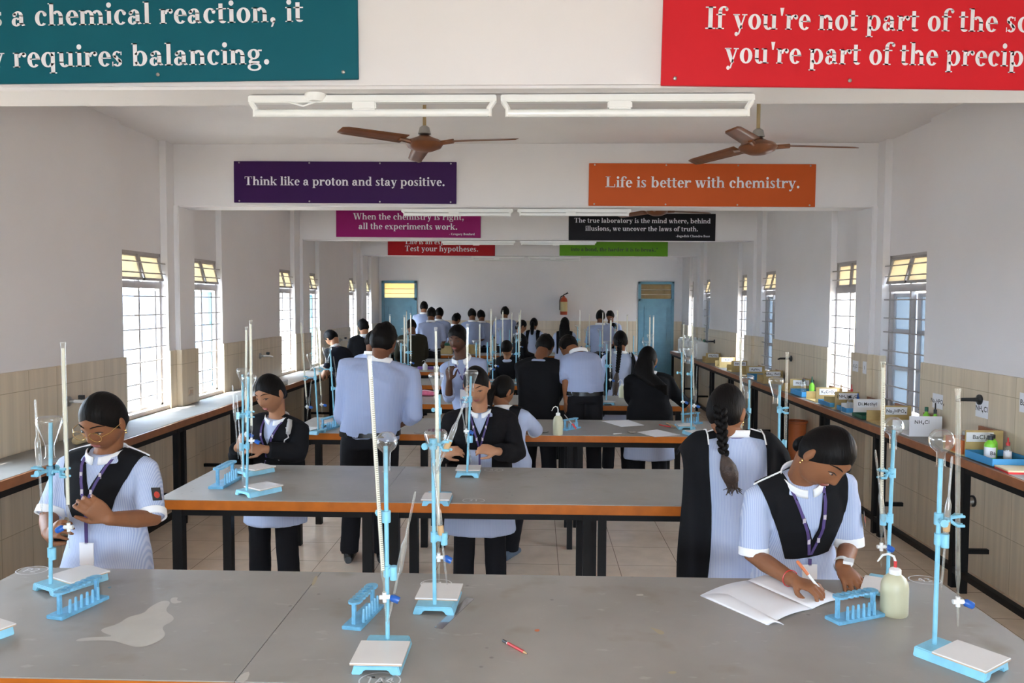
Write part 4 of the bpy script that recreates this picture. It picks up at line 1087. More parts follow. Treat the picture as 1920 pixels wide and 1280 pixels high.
def g1(x, s): return math.exp(-(x / s) ** 2)
def jaw(z): return 1.0 if z >= 0 else 1 - .36 * (-z) ** 1.5
def face_disp(X, Z):
    ax = abs(X)
    nz = max(0, min(1, (.022 - Z) / .05)) if Z > -.028 else max(0, 1 - (-.028 - Z) / .012)
    d = .021 * g1(X, .0105) * nz + .008 * g1(ax - .013, .007) * g1(Z + .029, .009)
    d += -.0085 * g1(ax - .032, .016) * g1(Z - .012, .012) + .0055 * g1(ax - .032, .012) * g1(Z - .009, .008)
    d += .004 * g1(ax - .03, .022) * g1(Z - .034, .008) + .003 * g1(ax - .042, .018) * g1(Z + .025, .02)
    d += .0065 * g1(X, .024) * g1(Z + .058, .013) - .003 * g1(X, .02) * g1(Z + .046, .004) - .003 * g1(X, .02) * g1(Z + .075, .006) + .007 * g1(X, .02) * g1(Z + .094, .014)
    return d
def head_pt(u, fem=True, grow=1.0):
    x, y, z = u
    X, Y, Z = x * .0725, y * .092, z * .112
    if z < 0:
        X *= jaw(z)
        Y *= (1 - .10 * z * z) if y > 0 else (1 - .50 * (-z) ** 1.3)
    if y > 0: Y *= 1 - .05 * (1 - abs(x)) ; Y += face_disp(X, Z) * min(1, y * 2.2)
    return V((X, Y, Z)) * grow
def face_y(X, Z):
    z = Z / .112; x = X / (.0725 * jaw(z)); y = math.sqrt(max(.02, 1 - x * x - z * z))
    Y = y * .092 * ((1 - .10 * z * z) if z < 0 else 1) * (1 - .05 * (1 - abs(x)))
    return Y + face_disp(X, Z) * min(1, y * 2.2)

def hand_prims(mb, Wp, d, n, side, curl, s=1.0, thumb=.5, spread=1.0):
    d = d.normalized(); n = (n - d * n.dot(d)).normalized(); e = d.cross(n) * side      # e points to the thumb side
    secs = []
    for t, hw, ht in ((-.01, .024, .019), (.015, .029, .0165), (.045, .038, .0145), (.075, .040, .0125), (.088, .036, .0105)):
        secs.append((Wp + d * t * s, e * hw * s, n * ht * s))
    mb.loft(secs, 14)
    for k, (o, L, b0) in enumerate(((.0285, .068, .080), (.0098, .076, .085), (-.0095, .071, .082), (-.0275, .056, .074))):
        c = curl[k] if isinstance(curl, (list, tuple)) else curl
        p = Wp + d * b0 * s + e * o * s; dd = (d + e * o * 3.5 * spread).normalized(); pts = [p - dd * .02 * s, p]; a = 0
        for q, f in ((.45, .55), (.31, 1.0), (.24, .8)):
            a += R(c) * f
            dr = dd * math.cos(a) + n * math.sin(a); p = p + dr * L * q * s; pts.append(p)
        mb.tube(pts, [.0092 * s, .0090 * s, .0082 * s, .0075 * s, .0062 * s], 8, dome=True)
    p = Wp + d * .022 * s + e * .022 * s; t1 = (d * .62 + e * .65 + n * (.25 + thumb * .5)).normalized(); t2 = (d * .85 + e * (.35 - thumb * .5) + n * (.2 + thumb * .5)).normalized()
    mb.tube([p - t1 * .01 * s, p + t1 * .034 * s, p + t1 * .034 * s + t2 * .03 * s, p + t1 * .034 * s + t2 * .052 * s], [.014 * s, .0105 * s, .0095 * s, .0075 * s], 8, dome=True)

TORSO = {'f': [(-.18, .158, .105, 0), (0, .165, .112, 0), (.2, .145, .098, 0), (.38, .126, .090, .004), (.55, .134, .104, .012), (.70, .143, .112, .014), (.82, .148, .098, .006), (.90, .140, .080, 0), (.96, .100, .064, -.002), (1.02, .058, .054, 0)],
         'm': [(-.18, .150, .105, 0), (0, .155, .110, 0), (.2, .150, .105, 0), (.4, .152, .105, .004), (.6, .165, .115, .008), (.75, .175, .115, .008), (.85, .174, .098, .002), (.92, .150, .080, 0), (.97, .100, .066, -.002), (1.02, .062, .058, 0)]}
class Person: pass
NPEOPLE = []
def person(label, H, N, C, yaw, sex='f', hyaw=None, hpitch=15, hroll=0, sw=None, arms=(None, None), hands=(None, None), outfit='kurta', sleeve=1.0, hair='bun', hair_pts=None,
           sk='d', lod=0, build=1.0, hs=1.0, face=True, bow=.02, feet=None, front_v=None, tails=False, lan=True, card=True, seed=0, extra=None, grp='students at the lab tables', hem=.40, vest=False, cuffmat='whitecloth', jlen=.25, gape=(.055, -.30), shoe='shoe', col=True):
    P = Person(); fem = sex == 'f'
    H, N, C = V(H), V(N), V(C); root = V((H.x, H.y, 0))
    H, N, C = H - root, N - root, C - root
    hyaw = yaw if hyaw is None else hyaw
    f = V((-math.sin(R(yaw)), math.cos(R(yaw)), 0)); r = V((math.cos(R(yaw)), math.sin(R(yaw)), 0))
    up = (N - H); LEN = up.length; up = up.normalized()
    tf = (f - up * f.dot(up)).normalized(); tr = tf.cross(up).normalized()
    TM = Matrix.Translation(N) @ Matrix((tr, tf, up)).transposed().to_4x4()
    p0 = R(hpitch); f0 = V((-math.sin(R(hyaw)), math.cos(R(hyaw)), 0)); r0 = V((math.cos(R(hyaw)), math.sin(R(hyaw)), 0)); z = V((0, 0, 1))
    hf = f0 * math.cos(p0) - z * math.sin(p0); hu = f0 * math.sin(p0) + z * math.cos(p0)
    hr = r0 * math.cos(R(hroll)) - hu * math.sin(R(hroll)); hu = hu * math.cos(R(hroll)) + r0 * math.sin(R(hroll))
    HM = Matrix.Translation(C) @ Matrix((hr, hf, hu)).transposed().to_4x4() @ Matrix.Scale(hs, 4)
    sw = (.150 if fem else .178) * build if sw is None else sw
    vb = (.0044, .0060, .012)[lod]; vc = (.0095, .012, .018)[lod]
    TS = TORSO[sex]
    def spine(t):
        p = H + (N - H) * t if t >= 0 else H + V((0, 0, 1)) * LEN * t
        if 0 < t < 1: p = p - tf * bow * 4 * t * (1 - t)
        return p
    def torso(mb, ex, t0=-.2, t1=1.03, n=28, sub=1):
        secs = []
        T_ = [s for s in TS if t0 <= s[0] <= t1]
        rows = []
        for a, b in zip(T_, T_[1:]):
            for k in range(sub): u = k / sub; rows.append([a[i] * (1 - u) + b[i] * u for i in range(4)])
        rows.append(list(T_[-1]))
        for t, a, b, fo in rows:
            bb = build if t < .9 else (build if build < 1 else 1 + (build - 1) * max(0, (.97 - t) / .07))
            secs.append((spine(t) + tf * fo, tr * (a * bb + ex), tf * (b * bb + ex)))
        mb.loft(secs, n, expo=2.35); return mb
    def traps(mb, ex):
        for i, sd in ((0, -1), (1, 1)):
            a_ = N + tr * sd * .035 - up * .022 - tf * .006; b_ = S[i] + up * .004
            mb.tube([a_, a_.lerp(b_, .5) + up * .004, b_], [.040 + ex, .043 + ex * 1.0, .044 + ex], 12, dome=True)
        return mb
    def front(x, zl, ex):
        t = 1 + zl / LEN; t = max(-.18, min(1.0, t))
        for a, b in zip(TS, TS[1:]):
            if a[0] <= t <= b[0]:
                u = (t - a[0]) / (b[0] - a[0]); A = (a[1] * (1 - u) + b[1] * u) * build + ex; B = (a[2] * (1 - u) + b[2] * u) * build + ex; fo = a[3] * (1 - u) + b[3] * u; break
        y = B * (max(.0, 1 - min(1, abs(x) / A) ** 2.35)) ** (1 / 2.35) + fo
        return spine(t) + tr * x + tf * y
    S, E, W_, Hd = [None, None], [None, None], [None, None], [None, None]
    for i, sd in ((0, -1), (1, 1)):      # 0 = own left, 1 = own right
        S[i] = N + tr * sd * sw - up * .062
        a = arms[i]
        if a is None: a = (None, None)
        E[i] = V(a[0]) - root if a[0] is not None else S[i] + tr * sd * .045 - V((0, 0, .25)) + f * .03
        W_[i] = V(a[1]) - root if a[1] is not None else E[i] + f * .19 - tr * sd * .06 - V((0, 0, .07))
        Hd[i] = hands[i] or {}
    # ---- body: head, neck, trunk, arms and hands as one surface
    mb = MB(); n1, m1 = ((56, 44), (40, 32), (20, 16))[lod]
    vs, fs = [], []
    for k in range(1, m1):
        ph = math.pi * k / m1
        for i in range(n1):
            th = 2 * math.pi * i / n1
            vs.append(HM @ head_pt((math.sin(ph) * math.cos(th), math.sin(ph) * math.sin(th), -math.cos(ph)), fem))
    b = len(vs); vs += [HM @ head_pt((0, 0, -1), fem), HM @ head_pt((0, 0, 1), fem)]
    for k in range(m1 - 2):
        for i in range(n1):
            j = (i + 1) % n1; fs.append((k * n1 + i, k * n1 + j, (k + 1) * n1 + j, (k + 1) * n1 + i))
    for i in range(n1):
        j = (i + 1) % n1; fs.append((b, j, i)); fs.append((b + 1, (m1 - 2) * n1 + i, (m1 - 2) * n1 + j))
    mb.add(vs, fs)
    for s in (-1, 1):
        er = HM.to_3x3() @ Matrix.Rotation(s * R(-18), 3, 'Z') @ Matrix.Rotation(R(-12), 3, 'X')
        mb.ell(HM @ V((s * .0755, -.008, -.004)), (.0075, .017, .030), 10, 8, er); mb.ell(HM @ V((s * .0745, -.004, -.026)), (.007, .010, .011), 8, 6, er)
    nr = .049 if fem else .056
    nk0 = N - up * .03; nk2 = HM @ V((0, -.028, -.055))
    mb.tube([nk0, N + (nk2 - N) * .25 + up * .0, nk2, HM @ V((0, -.02, .0))], [nr * 1.25, nr * 1.02, nr, nr], 16)
    torso(mb, -.006, .0, 1.03, 22); traps(mb, -.006)
    for i, sd in ((0, -1), (1, 1)):
        s, e, w = S[i], E[i], W_[i]
        mb.tube([s - tr * sd * .05, s, s.lerp(e, .5), e, e.lerp(w, .35), w], [.045, .044, .039, .034, .034, .0245], 12, dome=True)
        h = Hd[i]; d = V(h['d']) if 'd' in h else (w - e)
        nn = V(h['n']) if 'n' in h else (-V((0, 0, 1)) - tr * sd * .6)
        hand_prims(mb, w, d, nn, -sd * (1 if True else 1), h.get('curl', 32), (.95 if fem else 1.05) * h.get('s', 1), h.get('th', .5), h.get('sp', 1))
    me = evalmesh(mb, vb, (2, 2, 1)[lod], 'person')
    body = mesh_obj('person', me, SKIN[sk]); body.location = root
    tag(body, label, 'person', grp)
    def child(name, me_or_mb, m, parent=body, smooth=True):
        me_ = me_or_mb.me(name, smooth) if isinstance(me_or_mb, MB) else me_or_mb
        return mesh_obj(name, me_, M[m] if isinstance(m, str) else m, parent)
    # ---- face
    if face and lod < 2:
        eb = MB(); la = MB(); ew = MB(); ir = MB(); lp = MB()
        def fp(X, Z, dy): return HM @ V((X, face_y(X, Z) + dy, Z))
        for s in (-1, 1):
            eb = MB().tube([fp(s * x, zz, .0005) for x, zz in ((.012, .0305), (.024, .0355), (.038, .036), (.050, .031), (.054, .027))], [.0017, .0027, .0025, .0017, .0008], 6); child('eyebrow', eb, 'hair')
            if lod: pass
            ew = MB().ell(HM @ V((s * .032, face_y(s * .032, .006) - .0040, .0030)), (.0105, .005, .0029), 12, 8, HM.to_3x3().normalized()); eo = child('eye', ew, 'eyewhite' if not lod else 'ink')
            ir = MB().ell(HM @ V((s * .032, face_y(s * .032, .006) - .0002, .0026)), (.0056, .0028, .0033), 10, 8, HM.to_3x3().normalized()); child('iris', ir, 'ink', eo)
            la = MB().tube([fp(s * x, zz, .0012) for x, zz in ((.0185, .0065), (.025, .0098), (.033, .0105), (.041, .0085), (.0475, .0045))], [.0009, .0018, .0021, .0019, .0010], 6); child('eyelashes', la, 'ink')
        lp.ell(HM @ V((0, face_y(0, -.0555) - .0035, -.0545)), (.021, .0062, .0042), 14, 8, HM.to_3x3().normalized()); lp.ell(HM @ V((0, face_y(0, -.063) - .0030, -.0625)), (.0175, .0062, .0052), 14, 8, HM.to_3x3().normalized())
        child('lips', lp, 'lip' if sk != 'c' else 'lip_dark')
    # ---- hair
    hb = MB(); vs = []; fs = []
    male = hair == 'boy'
    for k in range(0, m1 + 1):
        ph = math.pi * k / m1
        for i in range(n1):
            th = 2 * math.pi * i / n1; u = (math.sin(ph) * math.cos(th), math.sin(ph) * math.sin(th), -math.cos(ph))
            X, Y, Z = u[0] * .0725 * 1.09, u[1] * .092 * 1.075, u[2] * .112 * (1.085 if not male else 1.07)
            if u[2] < 0: Y *= (1 - .42 * (-u[2]) ** 1.3) if u[1] < 0 else 1
            p = V((X, Y - .003, Z))
            dpl = (Z - .068 - .86 * (Y - .082) + .34 * abs(X)) / 1.36 if not male else (Z - .056 - .92 * (Y - .082) + .16 * abs(X)) / 1.37
            tp = max(0, min(1, dpl / .035)); tp = tp * tp * (3 - 2 * tp)
            if not male: p = V((u[0] * .0725 * (1.012 + .078 * tp), (Y / 1.075) * (1.012 + .063 * tp) - .003 * tp, u[2] * .112 * (1.012 + .075 * tp)))
            if male: 
                w = noise.noise(p * 30 + V((seed, 0, 0))) + .7 * noise.noise(p * 75 + V((0, seed, 0))); p *= 1 + ((.065 if lod else .035) * w + (.075 if lod else .045 if u[2] > .2 and u[1] > -.6 else .02)) * tp - .05 * (1 - tp)
            else: p *= 1 + .006 * noise.noise(V((X * 60, Y * 14, Z * 14)))
            vs.append(p)
    for k in range(m1):
        for i in range(n1):
            j = (i + 1) % n1; fs.append((k * n1 + i, k * n1 + j, (k + 1) * n1 + j, (k + 1) * n1 + i))
    bm = bmesh.new(); tm = bpy.data.meshes.new('t'); tm.from_pydata([tuple(p) for p in vs], [], fs); bm.from_mesh(tm); bmesh.ops.remove_doubles(bm, verts=bm.verts, dist=1e-5)
    bmesh.ops.recalc_face_normals(bm, faces=bm.faces)
    def bis(co, no):
        res = bmesh.ops.bisect_plane(bm, geom=bm.verts[:] + bm.edges[:] + bm.faces[:], dist=1e-5, plane_co=co, plane_no=no, clear_outer=True)
        ed = [e for e in res['geom_cut'] if isinstance(e, bmesh.types.BMEdge)]
        if ed: bmesh.ops.holes_fill(bm, edges=ed, sides=0)
    full = bm.copy(); bm.free(); hv, hfc = [], []
    for sd in (-1, 1):
        bm = full.copy(); bis((0, 0, 0), (-sd, 0, 0))
        if male: bis((0, .082, .056), (-sd * .16, .92, -1))
        else: bis((0, .082, .068), (-sd * .34, .86, -1))
        bm.verts.ensure_lookup_table(); bm.verts.index_update(); b0 = len(hv)
        hv += [v.co.copy() for v in bm.verts]; hfc += [tuple(v.index + b0 for v in fc.verts) for fc in bm.faces]; bm.free()
    full.free(); tm.clear_geometry(); tm.from_pydata([tuple(v) for v in hv], [], hfc)
    hb.add([HM @ v.co for v in tm.vertices], [tuple(p.vertices) for p in tm.polygons]); bpy.data.meshes.remove(tm)
    hme = hb.me('hair', 50); ho = child('hair', hme, 'hair')
    if hair in ('bun', 'kurta'):
        MBb = MB().ell(HM @ V((0, -.088, -.045)), (.034, .026, .036), 14, 10, HM.to_3x3().normalized()); child('hair_bun', MBb, 'hair', ho)
    if hair == 'long':
        q = [HM @ V((0, -.060, .02)), HM @ V((0, -.080, -.05)), HM @ V((0, -.075, -.12))] + ([V(p) - root for p in hair_pts[1:]] if hair_pts else [N - tf * .11 - up * .06, N - tf * .13 - up * .16])
        ax = [(.060, .035), (.082, .045), (.092, .044), (.088, .034), (.055, .02)]
        lm = MB().loft([(c_, tr * a_, tf * b_) for c_, (a_, b_) in zip(q, ax)], 22).me('hair_tail', True); folds(lm, .004, 40, 4, seed); child('hair_tail', lm, 'hair', ho)
    if hair == 'pony':
        q = [HM @ V((0, -.085, .0)), HM @ V((0, -.115, -.05)), HM @ V((0, -.11, -.13)), HM @ V((0, -.10, -.22))]
        if hair_pts: q = [q[0]] + [V(p) - root for p in hair_pts]
        wv = [.030, .040, .042, .030]
        child('hair_tail', MB().tube(q, (wv + [.02] * 6)[:len(q)], 14, dome=True), 'hair', ho)
    if hair == 'braid':
        q = [V(p) - root for p in hair_pts]; tot = sum((b_ - a_).length for a_, b_ in zip(q, q[1:])); nb = max(6, int(tot * .62 / .026)); bb = MB()
        def along(s):
            for a_, b_ in zip(q, q[1:]):
                l = (b_ - a_).length
                if s <= l: return a_.lerp(b_, s / l), (b_ - a_).normalized()
                s -= l
            return q[-1], (q[-1] - q[-2]).normalized()
        for k in range(nb):
            p, d = along(tot * .62 * k / nb); sx = d.cross(tf).normalized(); rr = .023 - .006 * k / nb
            for s in (-1, 1):
                pp = along(tot * .62 * (k + (.5 if s > 0 else 0)) / nb)[0]
                rot = Matrix((sx, d, sx.cross(d))).transposed() @ Matrix.Rotation(s * R(38), 3, 'Z')
                bb.ell(pp + sx * s * rr * .45, (rr * .68, rr * 1.15, rr * .8), 10, 8, rot)
        br = child('braid', bb, 'hair', ho)
        p1, d1 = along(tot * .60); tl = MB(); pts = [along(tot * (.60 + .4 * u))[0] for u in (0, .15, .35, .6, .85, 1)]
        tl.tube(pts, [.014, .024, .034, .036, .028, .012], 14, dome=True)
        for k in range(26):
            a_ = random.random() * 6.28; rr = .03; o_ = tr * math.cos(a_) * rr + tf * math.sin(a_) * rr * .8
            tl.tube([pts[1] + o_ * .6, pts[3] + o_ * 1.1, pts[5] + o_ * .7 - V((0, 0, .01 * random.random())), pts[5] + o_ * .9 + tr * .018 * math.sin(k) - V((0, 0, .015 + .02 * random.random()))], [.003, .0042, .0028, .0012], 5)
        child('braid_tail', tl, 'hair_tip', ho)
    # ---- trousers and shoes
    tb = MB(); mt = 'trouser' if outfit != 'navy' else 'navy'
    secs = [(spine(t), r * (a * build + .006), f * (b_ * build + .006)) for t, a, b_ in ((.16 if not fem else .05, .148, .102), (0, .158, .112), (-.14, .152, .108))]
    tb.loft(secs, 20)
    if feet is None: feet = [root + f * .02 - r * .105, root + f * .0 + r * .105]
    shoes = []
    for i, sd in ((0, -1), (1, 1)):
        ft = V(feet[i]) - root; ft.z = 0
        hip = H + r * sd * .078 * build - V((0, 0, LEN * .05)); kn = hip.lerp(ft, .5) + f * .03 + V((0, 0, .02)); an = ft + V((0, 0, .06))
        tb.tube([hip, hip.lerp(kn, .5), kn, kn.lerp(an, .5), an], [.088 * build, .082 * build, .07, .068, .066], 14)
        sh = MB().loft([(ft + f * y + V((0, 0, hz * .5)), r * wx, V((0, 0, hz * .5))) for y, wx, hz in ((-.085, .022, .05), (-.06, .034, .075), (0, .04, .085), (.07, .046, .06), (.13, .040, .045), (.165, .018, .03))], 14, expo=2.6)
        shoes.append(sh)
    tme = evalmesh(tb, max(vc, .012), 2, 'trousers'); folds(tme, .004, 6, 2, seed); child('trousers', tme, mt)
    for sh in shoes: child('shoe', sh, shoe)
    # ---- upper clothes
    def arm_pt(i, s):
        if s <= 1: return S[i].lerp(E[i], s)
        return E[i].lerp(W_[i], s - 1)
    def sleeves(mb, ex, sl):
        for i, sd in ((0, -1), (1, 1)):
            sl_ = sl[i] if isinstance(sl, (tuple, list)) else sl
            pts = [S[i] - tr * sd * .045 + up * .006]; rad = [.048 + ex]
            kk = [0, .3, .6, .85, 1.0, 1.15, 1.4, 1.7, 1.9, 2.0]
            kk = [k for k in kk if k < sl_ - .04] + [sl_]
            for k in kk: pts.append(arm_pt(i, k)); rad.append((.047 - .006 * min(k, 1) if k <= 1 else .041 - .010 * (k - 1)) * (1 if build < 1.1 else 1.12) + ex)
            mb.tube(pts, rad, 14)
    def cuffs(ex, sl, m, wd=.035):
        for i in (0, 1):
            sl_ = sl[i] if isinstance(sl, (tuple, list)) else sl
            a_ = arm_pt(i, sl_ - .02 - wd / .26); b_ = arm_pt(i, sl_ + .015)
            rr = (.047 - .006 * min(sl_, 1) if sl_ <= 1 else .041 - .010 * (sl_ - 1)) * (1 if build < 1.1 else 1.12) + ex + .0035
            x, y = ring_frame((b_ - a_).normalized())
            child('cuff', MB().loft([(a_, x * (rr - .003), y * (rr - .003)), (a_.lerp(b_, .08), x * rr, y * rr), (a_.lerp(b_, .95), x * rr, y * rr), (b_, x * (rr - .004), y * (rr - .004)), (a_.lerp(b_, .9), x * (rr - .009), y * (rr - .009))], 20, closed=False), m, shirt)
    def collar(m, h=.028, open_=False, ex=.0):
        # band around the neck, a little open in front
        cb = MB(); k0 = 26; rows = []
        def f_(u, v):
            a_ = R(-90 + 12 + 336 * u) ; rr = .071 if fem else .081
            a_ = R(90 + (16 if open_ else 8) + (360 - (32 if open_ else 16)) * u)
            ca, sa = math.cos(a_), math.sin(a_)
            flare = 1 + .10 * (1 - v)
            drop = -.022 * max(0, sa) ** 2 + .012 * max(0, -sa)
            return N + tr * ca * rr * flare + tf * (sa * rr * 1.0 * flare + .004) + up * (-.004 + drop + v * h)
        ob = child('collar', cb.grid(f_, 32, 3), m, shirt); s_ = ob.modifiers.new('t', 'SOLIDIFY'); s_.thickness = .005; s_.offset = 0
        if open_:
            for s in (-1, 1):
                pts = [N + tr * s * .064 + tf * .03 + up * .014, N + tr * s * .020 + tf * .080 - up * .012, N + tr * s * .050 + tf * .088 - up * .062, N + tr * s * .082 + tf * .052 - up * .014]
                ob = child('collar_flap', MB().add(pts, [(0, 1, 2, 3)]), m, shirt, False); s_ = ob.modifiers.new('t', 'SOLIDIFY'); s_.thickness = .005
        return ob
    sb = MB(); torso(sb, .012, -.2 if fem else 0, 1.03, 26); traps(sb, .008); sleeves(sb, .010, sleeve)
    if fem:
        sb.loft([(H + V((0, 0, dz)), r * (a * build), f * b_) for dz, a, b_ in ((.05, .168, .120), (-.08, .186, .132), (-.22, .197, .140), (-hem, .208, .150))], 26)
    else: sb.loft([(H + V((0, 0, dz)) , r * (a * build), f * (b_ * build)) for dz, a, b_ in ((.10, .163, .116), (.045, .172, .124), (.015, .160, .115))], 26)
    sme = evalmesh(sb, vc, 3, 'kurta' if fem else 'shirt'); folds(sme, .006 if fem else .0105, 7, 3, seed)
    shirt = child('kurta' if fem else 'shirt', sme, 'kurta' if fem else 'shirt')
    if outfit in ('kurta', 'vest', 'shirt'):
        cuffs(.010, sleeve, cuffmat if fem else 'shirt')
    if col: collar('whitecloth', .030 if fem else .036, open_=not fem)
    if not fem and outfit == 'shirt':
        bl = MB().loft([(H + V((0, 0, dz)), r * (.161 * build + .014), f * (.113 * build + .014)) for dz in (.012, .018, .04, .046)], 28, expo=2.2); child('belt', bl, 'shoe')
    # front V of black cloth (or waistcoat) cut from a smooth shell of the trunk
    if front_v or vest:
        sm_ = torso(MB(), .0225, -.2, 1.0, 40, sub=2); traps(sm_, .019)
        for i, sd in ((0, -1), (1, 1)): sm_.tube([S[i] - tr * sd * .045 + up * .006, S[i].lerp(E[i], .3)], [.048 + .021, .047 + .021], 16)
        sh = evalmesh(sm_, .0075 if lod == 0 else .010, 3, 'shell')
        iv, ow, zb = front_v or ((.052, -.135), (.138, .070), -.25)
        pcs = []
        for s in (-1, 1):
            # inner edge from (iv0,0) to (0,iv1); outer edge from (ow0,0) to (ow1,zb)
            n_in = V((-s * (-iv[1]), 0, -(iv[0]))); n_out = V((s * (-zb), 0, -(ow[0] - ow[1]) * -1 * -1))
            n_out = V((s * abs(zb), 0, -(ow[0] - ow[1])))
            pl = [((s * iv[0], 0, 0), V((-s * abs(iv[1]), 0, iv[0]))), ((s * ow[0], 0, 0), n_out), ((0, 0, zb), (0, 0, -1)), ((0, -.05, 0), (0, -1, 0)), ((s * ow[0] * 1.04, 0, 0), (s, 0, 0)), ((0, 0, 0), (-s, 0, 0))]
            pcs.append(cut(sh, TM, pl))
            if vest: 
                pl = [((s * .062, 0, .0), (-s, 0, -.12)), ((s * ow[0], 0, 0), (s, 0, -.02)), ((0, 0, -LEN * .8), (0, 0, -1)), ((0, -.018, 0), (0, 1, 0))]
                pcs.append(cut(sh, TM, pl))
        ob = child('dupatta' if not vest else 'waistcoat', join_bm(pcs, 'dupatta'), 'blackcloth'); s_ = ob.modifiers.new('t', 'SOLIDIFY'); s_.thickness = .006; s_.offset = -1
        bpy.data.meshes.remove(sh)
        if not vest and outfit == 'kurta':
            for s in (-1, 1):
                pa = []
                for k in range(6):
                    u = k / 5; c_ = (N + tr * s * .035 - up * .022 - tf * .006).lerp(S[0 if s < 0 else 1] + up * .004, .28 + .80 * u); pa.append(c_ + up * (.0685 - .002 * u - .012 * max(0, u - .8)) - tf * .012)
                child('shoulder_piping', MB().tube(pa, .0032, 6), 'whitecloth', ob)
    if tails:
        # the two ends of the stole falling down the back over the upper arms
        for s in (-1, 1):
            def f_(u, v, s=s):
                x = tails[0] + (tails[1] - tails[0]) * u + .010 * math.sin(v * 9 + u * 3) * min(1, v * 3)
                dr = .115 * max(0, u - .25) ** 1.6
                if v < .22:
                    a_ = R(35 + 135 * v / .22); return N + tr * s * x + tf * (.088 * math.cos(a_)) + up * (-.070 + .086 * math.sin(a_) - dr + .012 * (1 - u))
                q = (v - .22) / .78
                return N + tr * s * (x + .02 * q) + tf * (-.087 - .035 * min(1, q * 4) + .02 * q - .008 * math.sin(u * 9 + q * 4)) + V((0, 0, -.047 - dr - q * tails[2] + .012 * (1 - u)))
            ob = child('stole_end', MB().grid(f_, 10, 36), 'blackcloth'); s_ = ob.modifiers.new('t', 'SOLIDIFY'); s_.thickness = .008
            ed = MB().tube([f_(0, v) + up * .004 for v in (.0, .05, .1, .15, .2)], .0035, 6); child('white_piping', ed, 'whitecloth', ob)
    # jackets
    if outfit in ('jacket', 'cardigan', 'navy', 'olive'):
        jm = {'jacket': 'blackcloth', 'cardigan': 'blackwool', 'navy': 'navy', 'olive': 'olive'}[outfit]
        jb = MB(); torso(jb, .028, -.2, .99, 28); traps(jb, .020)
        jb.loft([(H + V((0, 0, dz)), r * (a * build), f * (b_ * build)) for dz, a, b_ in ((.06, .182, .134), (-jlen * .5, .192, .142), (-jlen, .192, .142))], 28)
        js = MB(); sleeves(js, .018, 1.9)
        if gape:
            jme = evalmesh(jb, vc, 3, 'jacket'); sl = evalmesh(js, vc, 3, 'sl'); folds(jme, .008, 5, 3, seed); folds(sl, .008, 6, 6, seed)
            bs = bmesh.new(); bs.from_mesh(sl)
            pcs = [bs, cut(jme, TM, [((0, .03, 0), (0, 1, 0))])]
            for s in (-1, 1): pcs.append(cut(jme, TM, [((0, .03, 0), (0, -1, 0)), ((s * gape[0], 0, 0), V((-s * abs(gape[1]), 0, gape[0]))), ((s * .003, 0, 0), (-s, 0, 0))]))
            jme2 = join_bm(pcs, 'jacket'); bpy.data.meshes.remove(jme); bpy.data.meshes.remove(sl); jme = jme2
        else:
            jb.add(js.v, js.f); jme = evalmesh(jb, vc, 3, 'jacket'); folds(jme, .008, 5, 3, seed)
        P.jacket = child('cardigan' if outfit == 'cardigan' else 'jacket', jme, jm)
    # lanyard and card
    if lan:
        ex = .030 if outfit in ('jacket', 'cardigan') else (.026 if front_v else .018); zc = -.30 if lan is True else lan
        lb = MB(); 
        for s in (-1, 1):
            vs = []
            for k in range(13):
                u = k / 12; x = s * (.056 * (1 - u) ** 1.15 + .004); zl = .0 + (zc) * u; q = front(x, zl, ex)
                if u < .12: q = q.lerp(N + tr * s * .06 + tf * .02 + up * .012, (.12 - u) / .12)
                vs.append(q)
            ln = []
            for k, q in enumerate(vs): 
                wv = tr * .0055; ln += [q - wv, q + wv]
            lb.add(ln, [(2 * k, 2 * k + 1, 2 * k + 3, 2 * k + 2) for k in range(12)])
        ob = child('lanyard', lb, 'lanyard', smooth=False); s_ = ob.modifiers.new('t', 'SOLIDIFY'); s_.thickness = .0025; s_.offset = 1
        bd = MB()
        for s in (-1, 1):
            for u in (.35, .7):
                x = s * (.056 * (1 - u) ** 1.15 + .004); q = front(x, zc * u, ex + .003); bd.box(q, (.010, .003, .022), rot=Matrix((tr, tf, up)).transposed())
        tag(child('ribbon_print', bd, 'lanyard_light', ob, False), kind='stuff')
        if card:
            q = front(0, zc - .02, ex + .004); cz = card if isinstance(card, float) else .0
            cdm = MB().box(q - V((0, 0, .055 + cz)) + f * .004, (.056, .004, .088), math.atan2(r.y, r.x)); co = child('identity_card', cdm, 'paper', smooth=False)
            MB_ = MB().box(q - V((0, 0, .008 + cz * .5)) + f * .004, (.012, .004, .016 + cz), math.atan2(r.y, r.x)); child('card_clip', MB_, 'lanyard', co, False)
    # arm badge
    P.body, P.HM, P.TM, P.root, P.child, P.E, P.S, P.W, P.shirt, P.N, P.tr, P.tf, P.up, P.arm_pt, P.front, P.ho = body, HM, TM, root, child, E, S, W_, shirt, N, tr, tf, up, arm_pt, front, ho
    NPEOPLE.append(P); return P
def badge(P, i, s, face):
    p = P.arm_pt(i, s); a = (P.E[i] - P.S[i]).normalized(); n = V(face); n = (n - a * n.dot(a)).normalized(); e = a.cross(n)
    b = P.child('arm_badge', MB().box(p + n * .061, (.034, .052, .003), rot=Matrix((e, a, n)).transposed()), 'ink', P.shirt, False)
    P.child('badge_crest', MB().ell(p + n * .0625 + a * .004, (.011, .014, .0012), 12, 6, Matrix((e, a, n)).transposed()), 'patch_red', b)

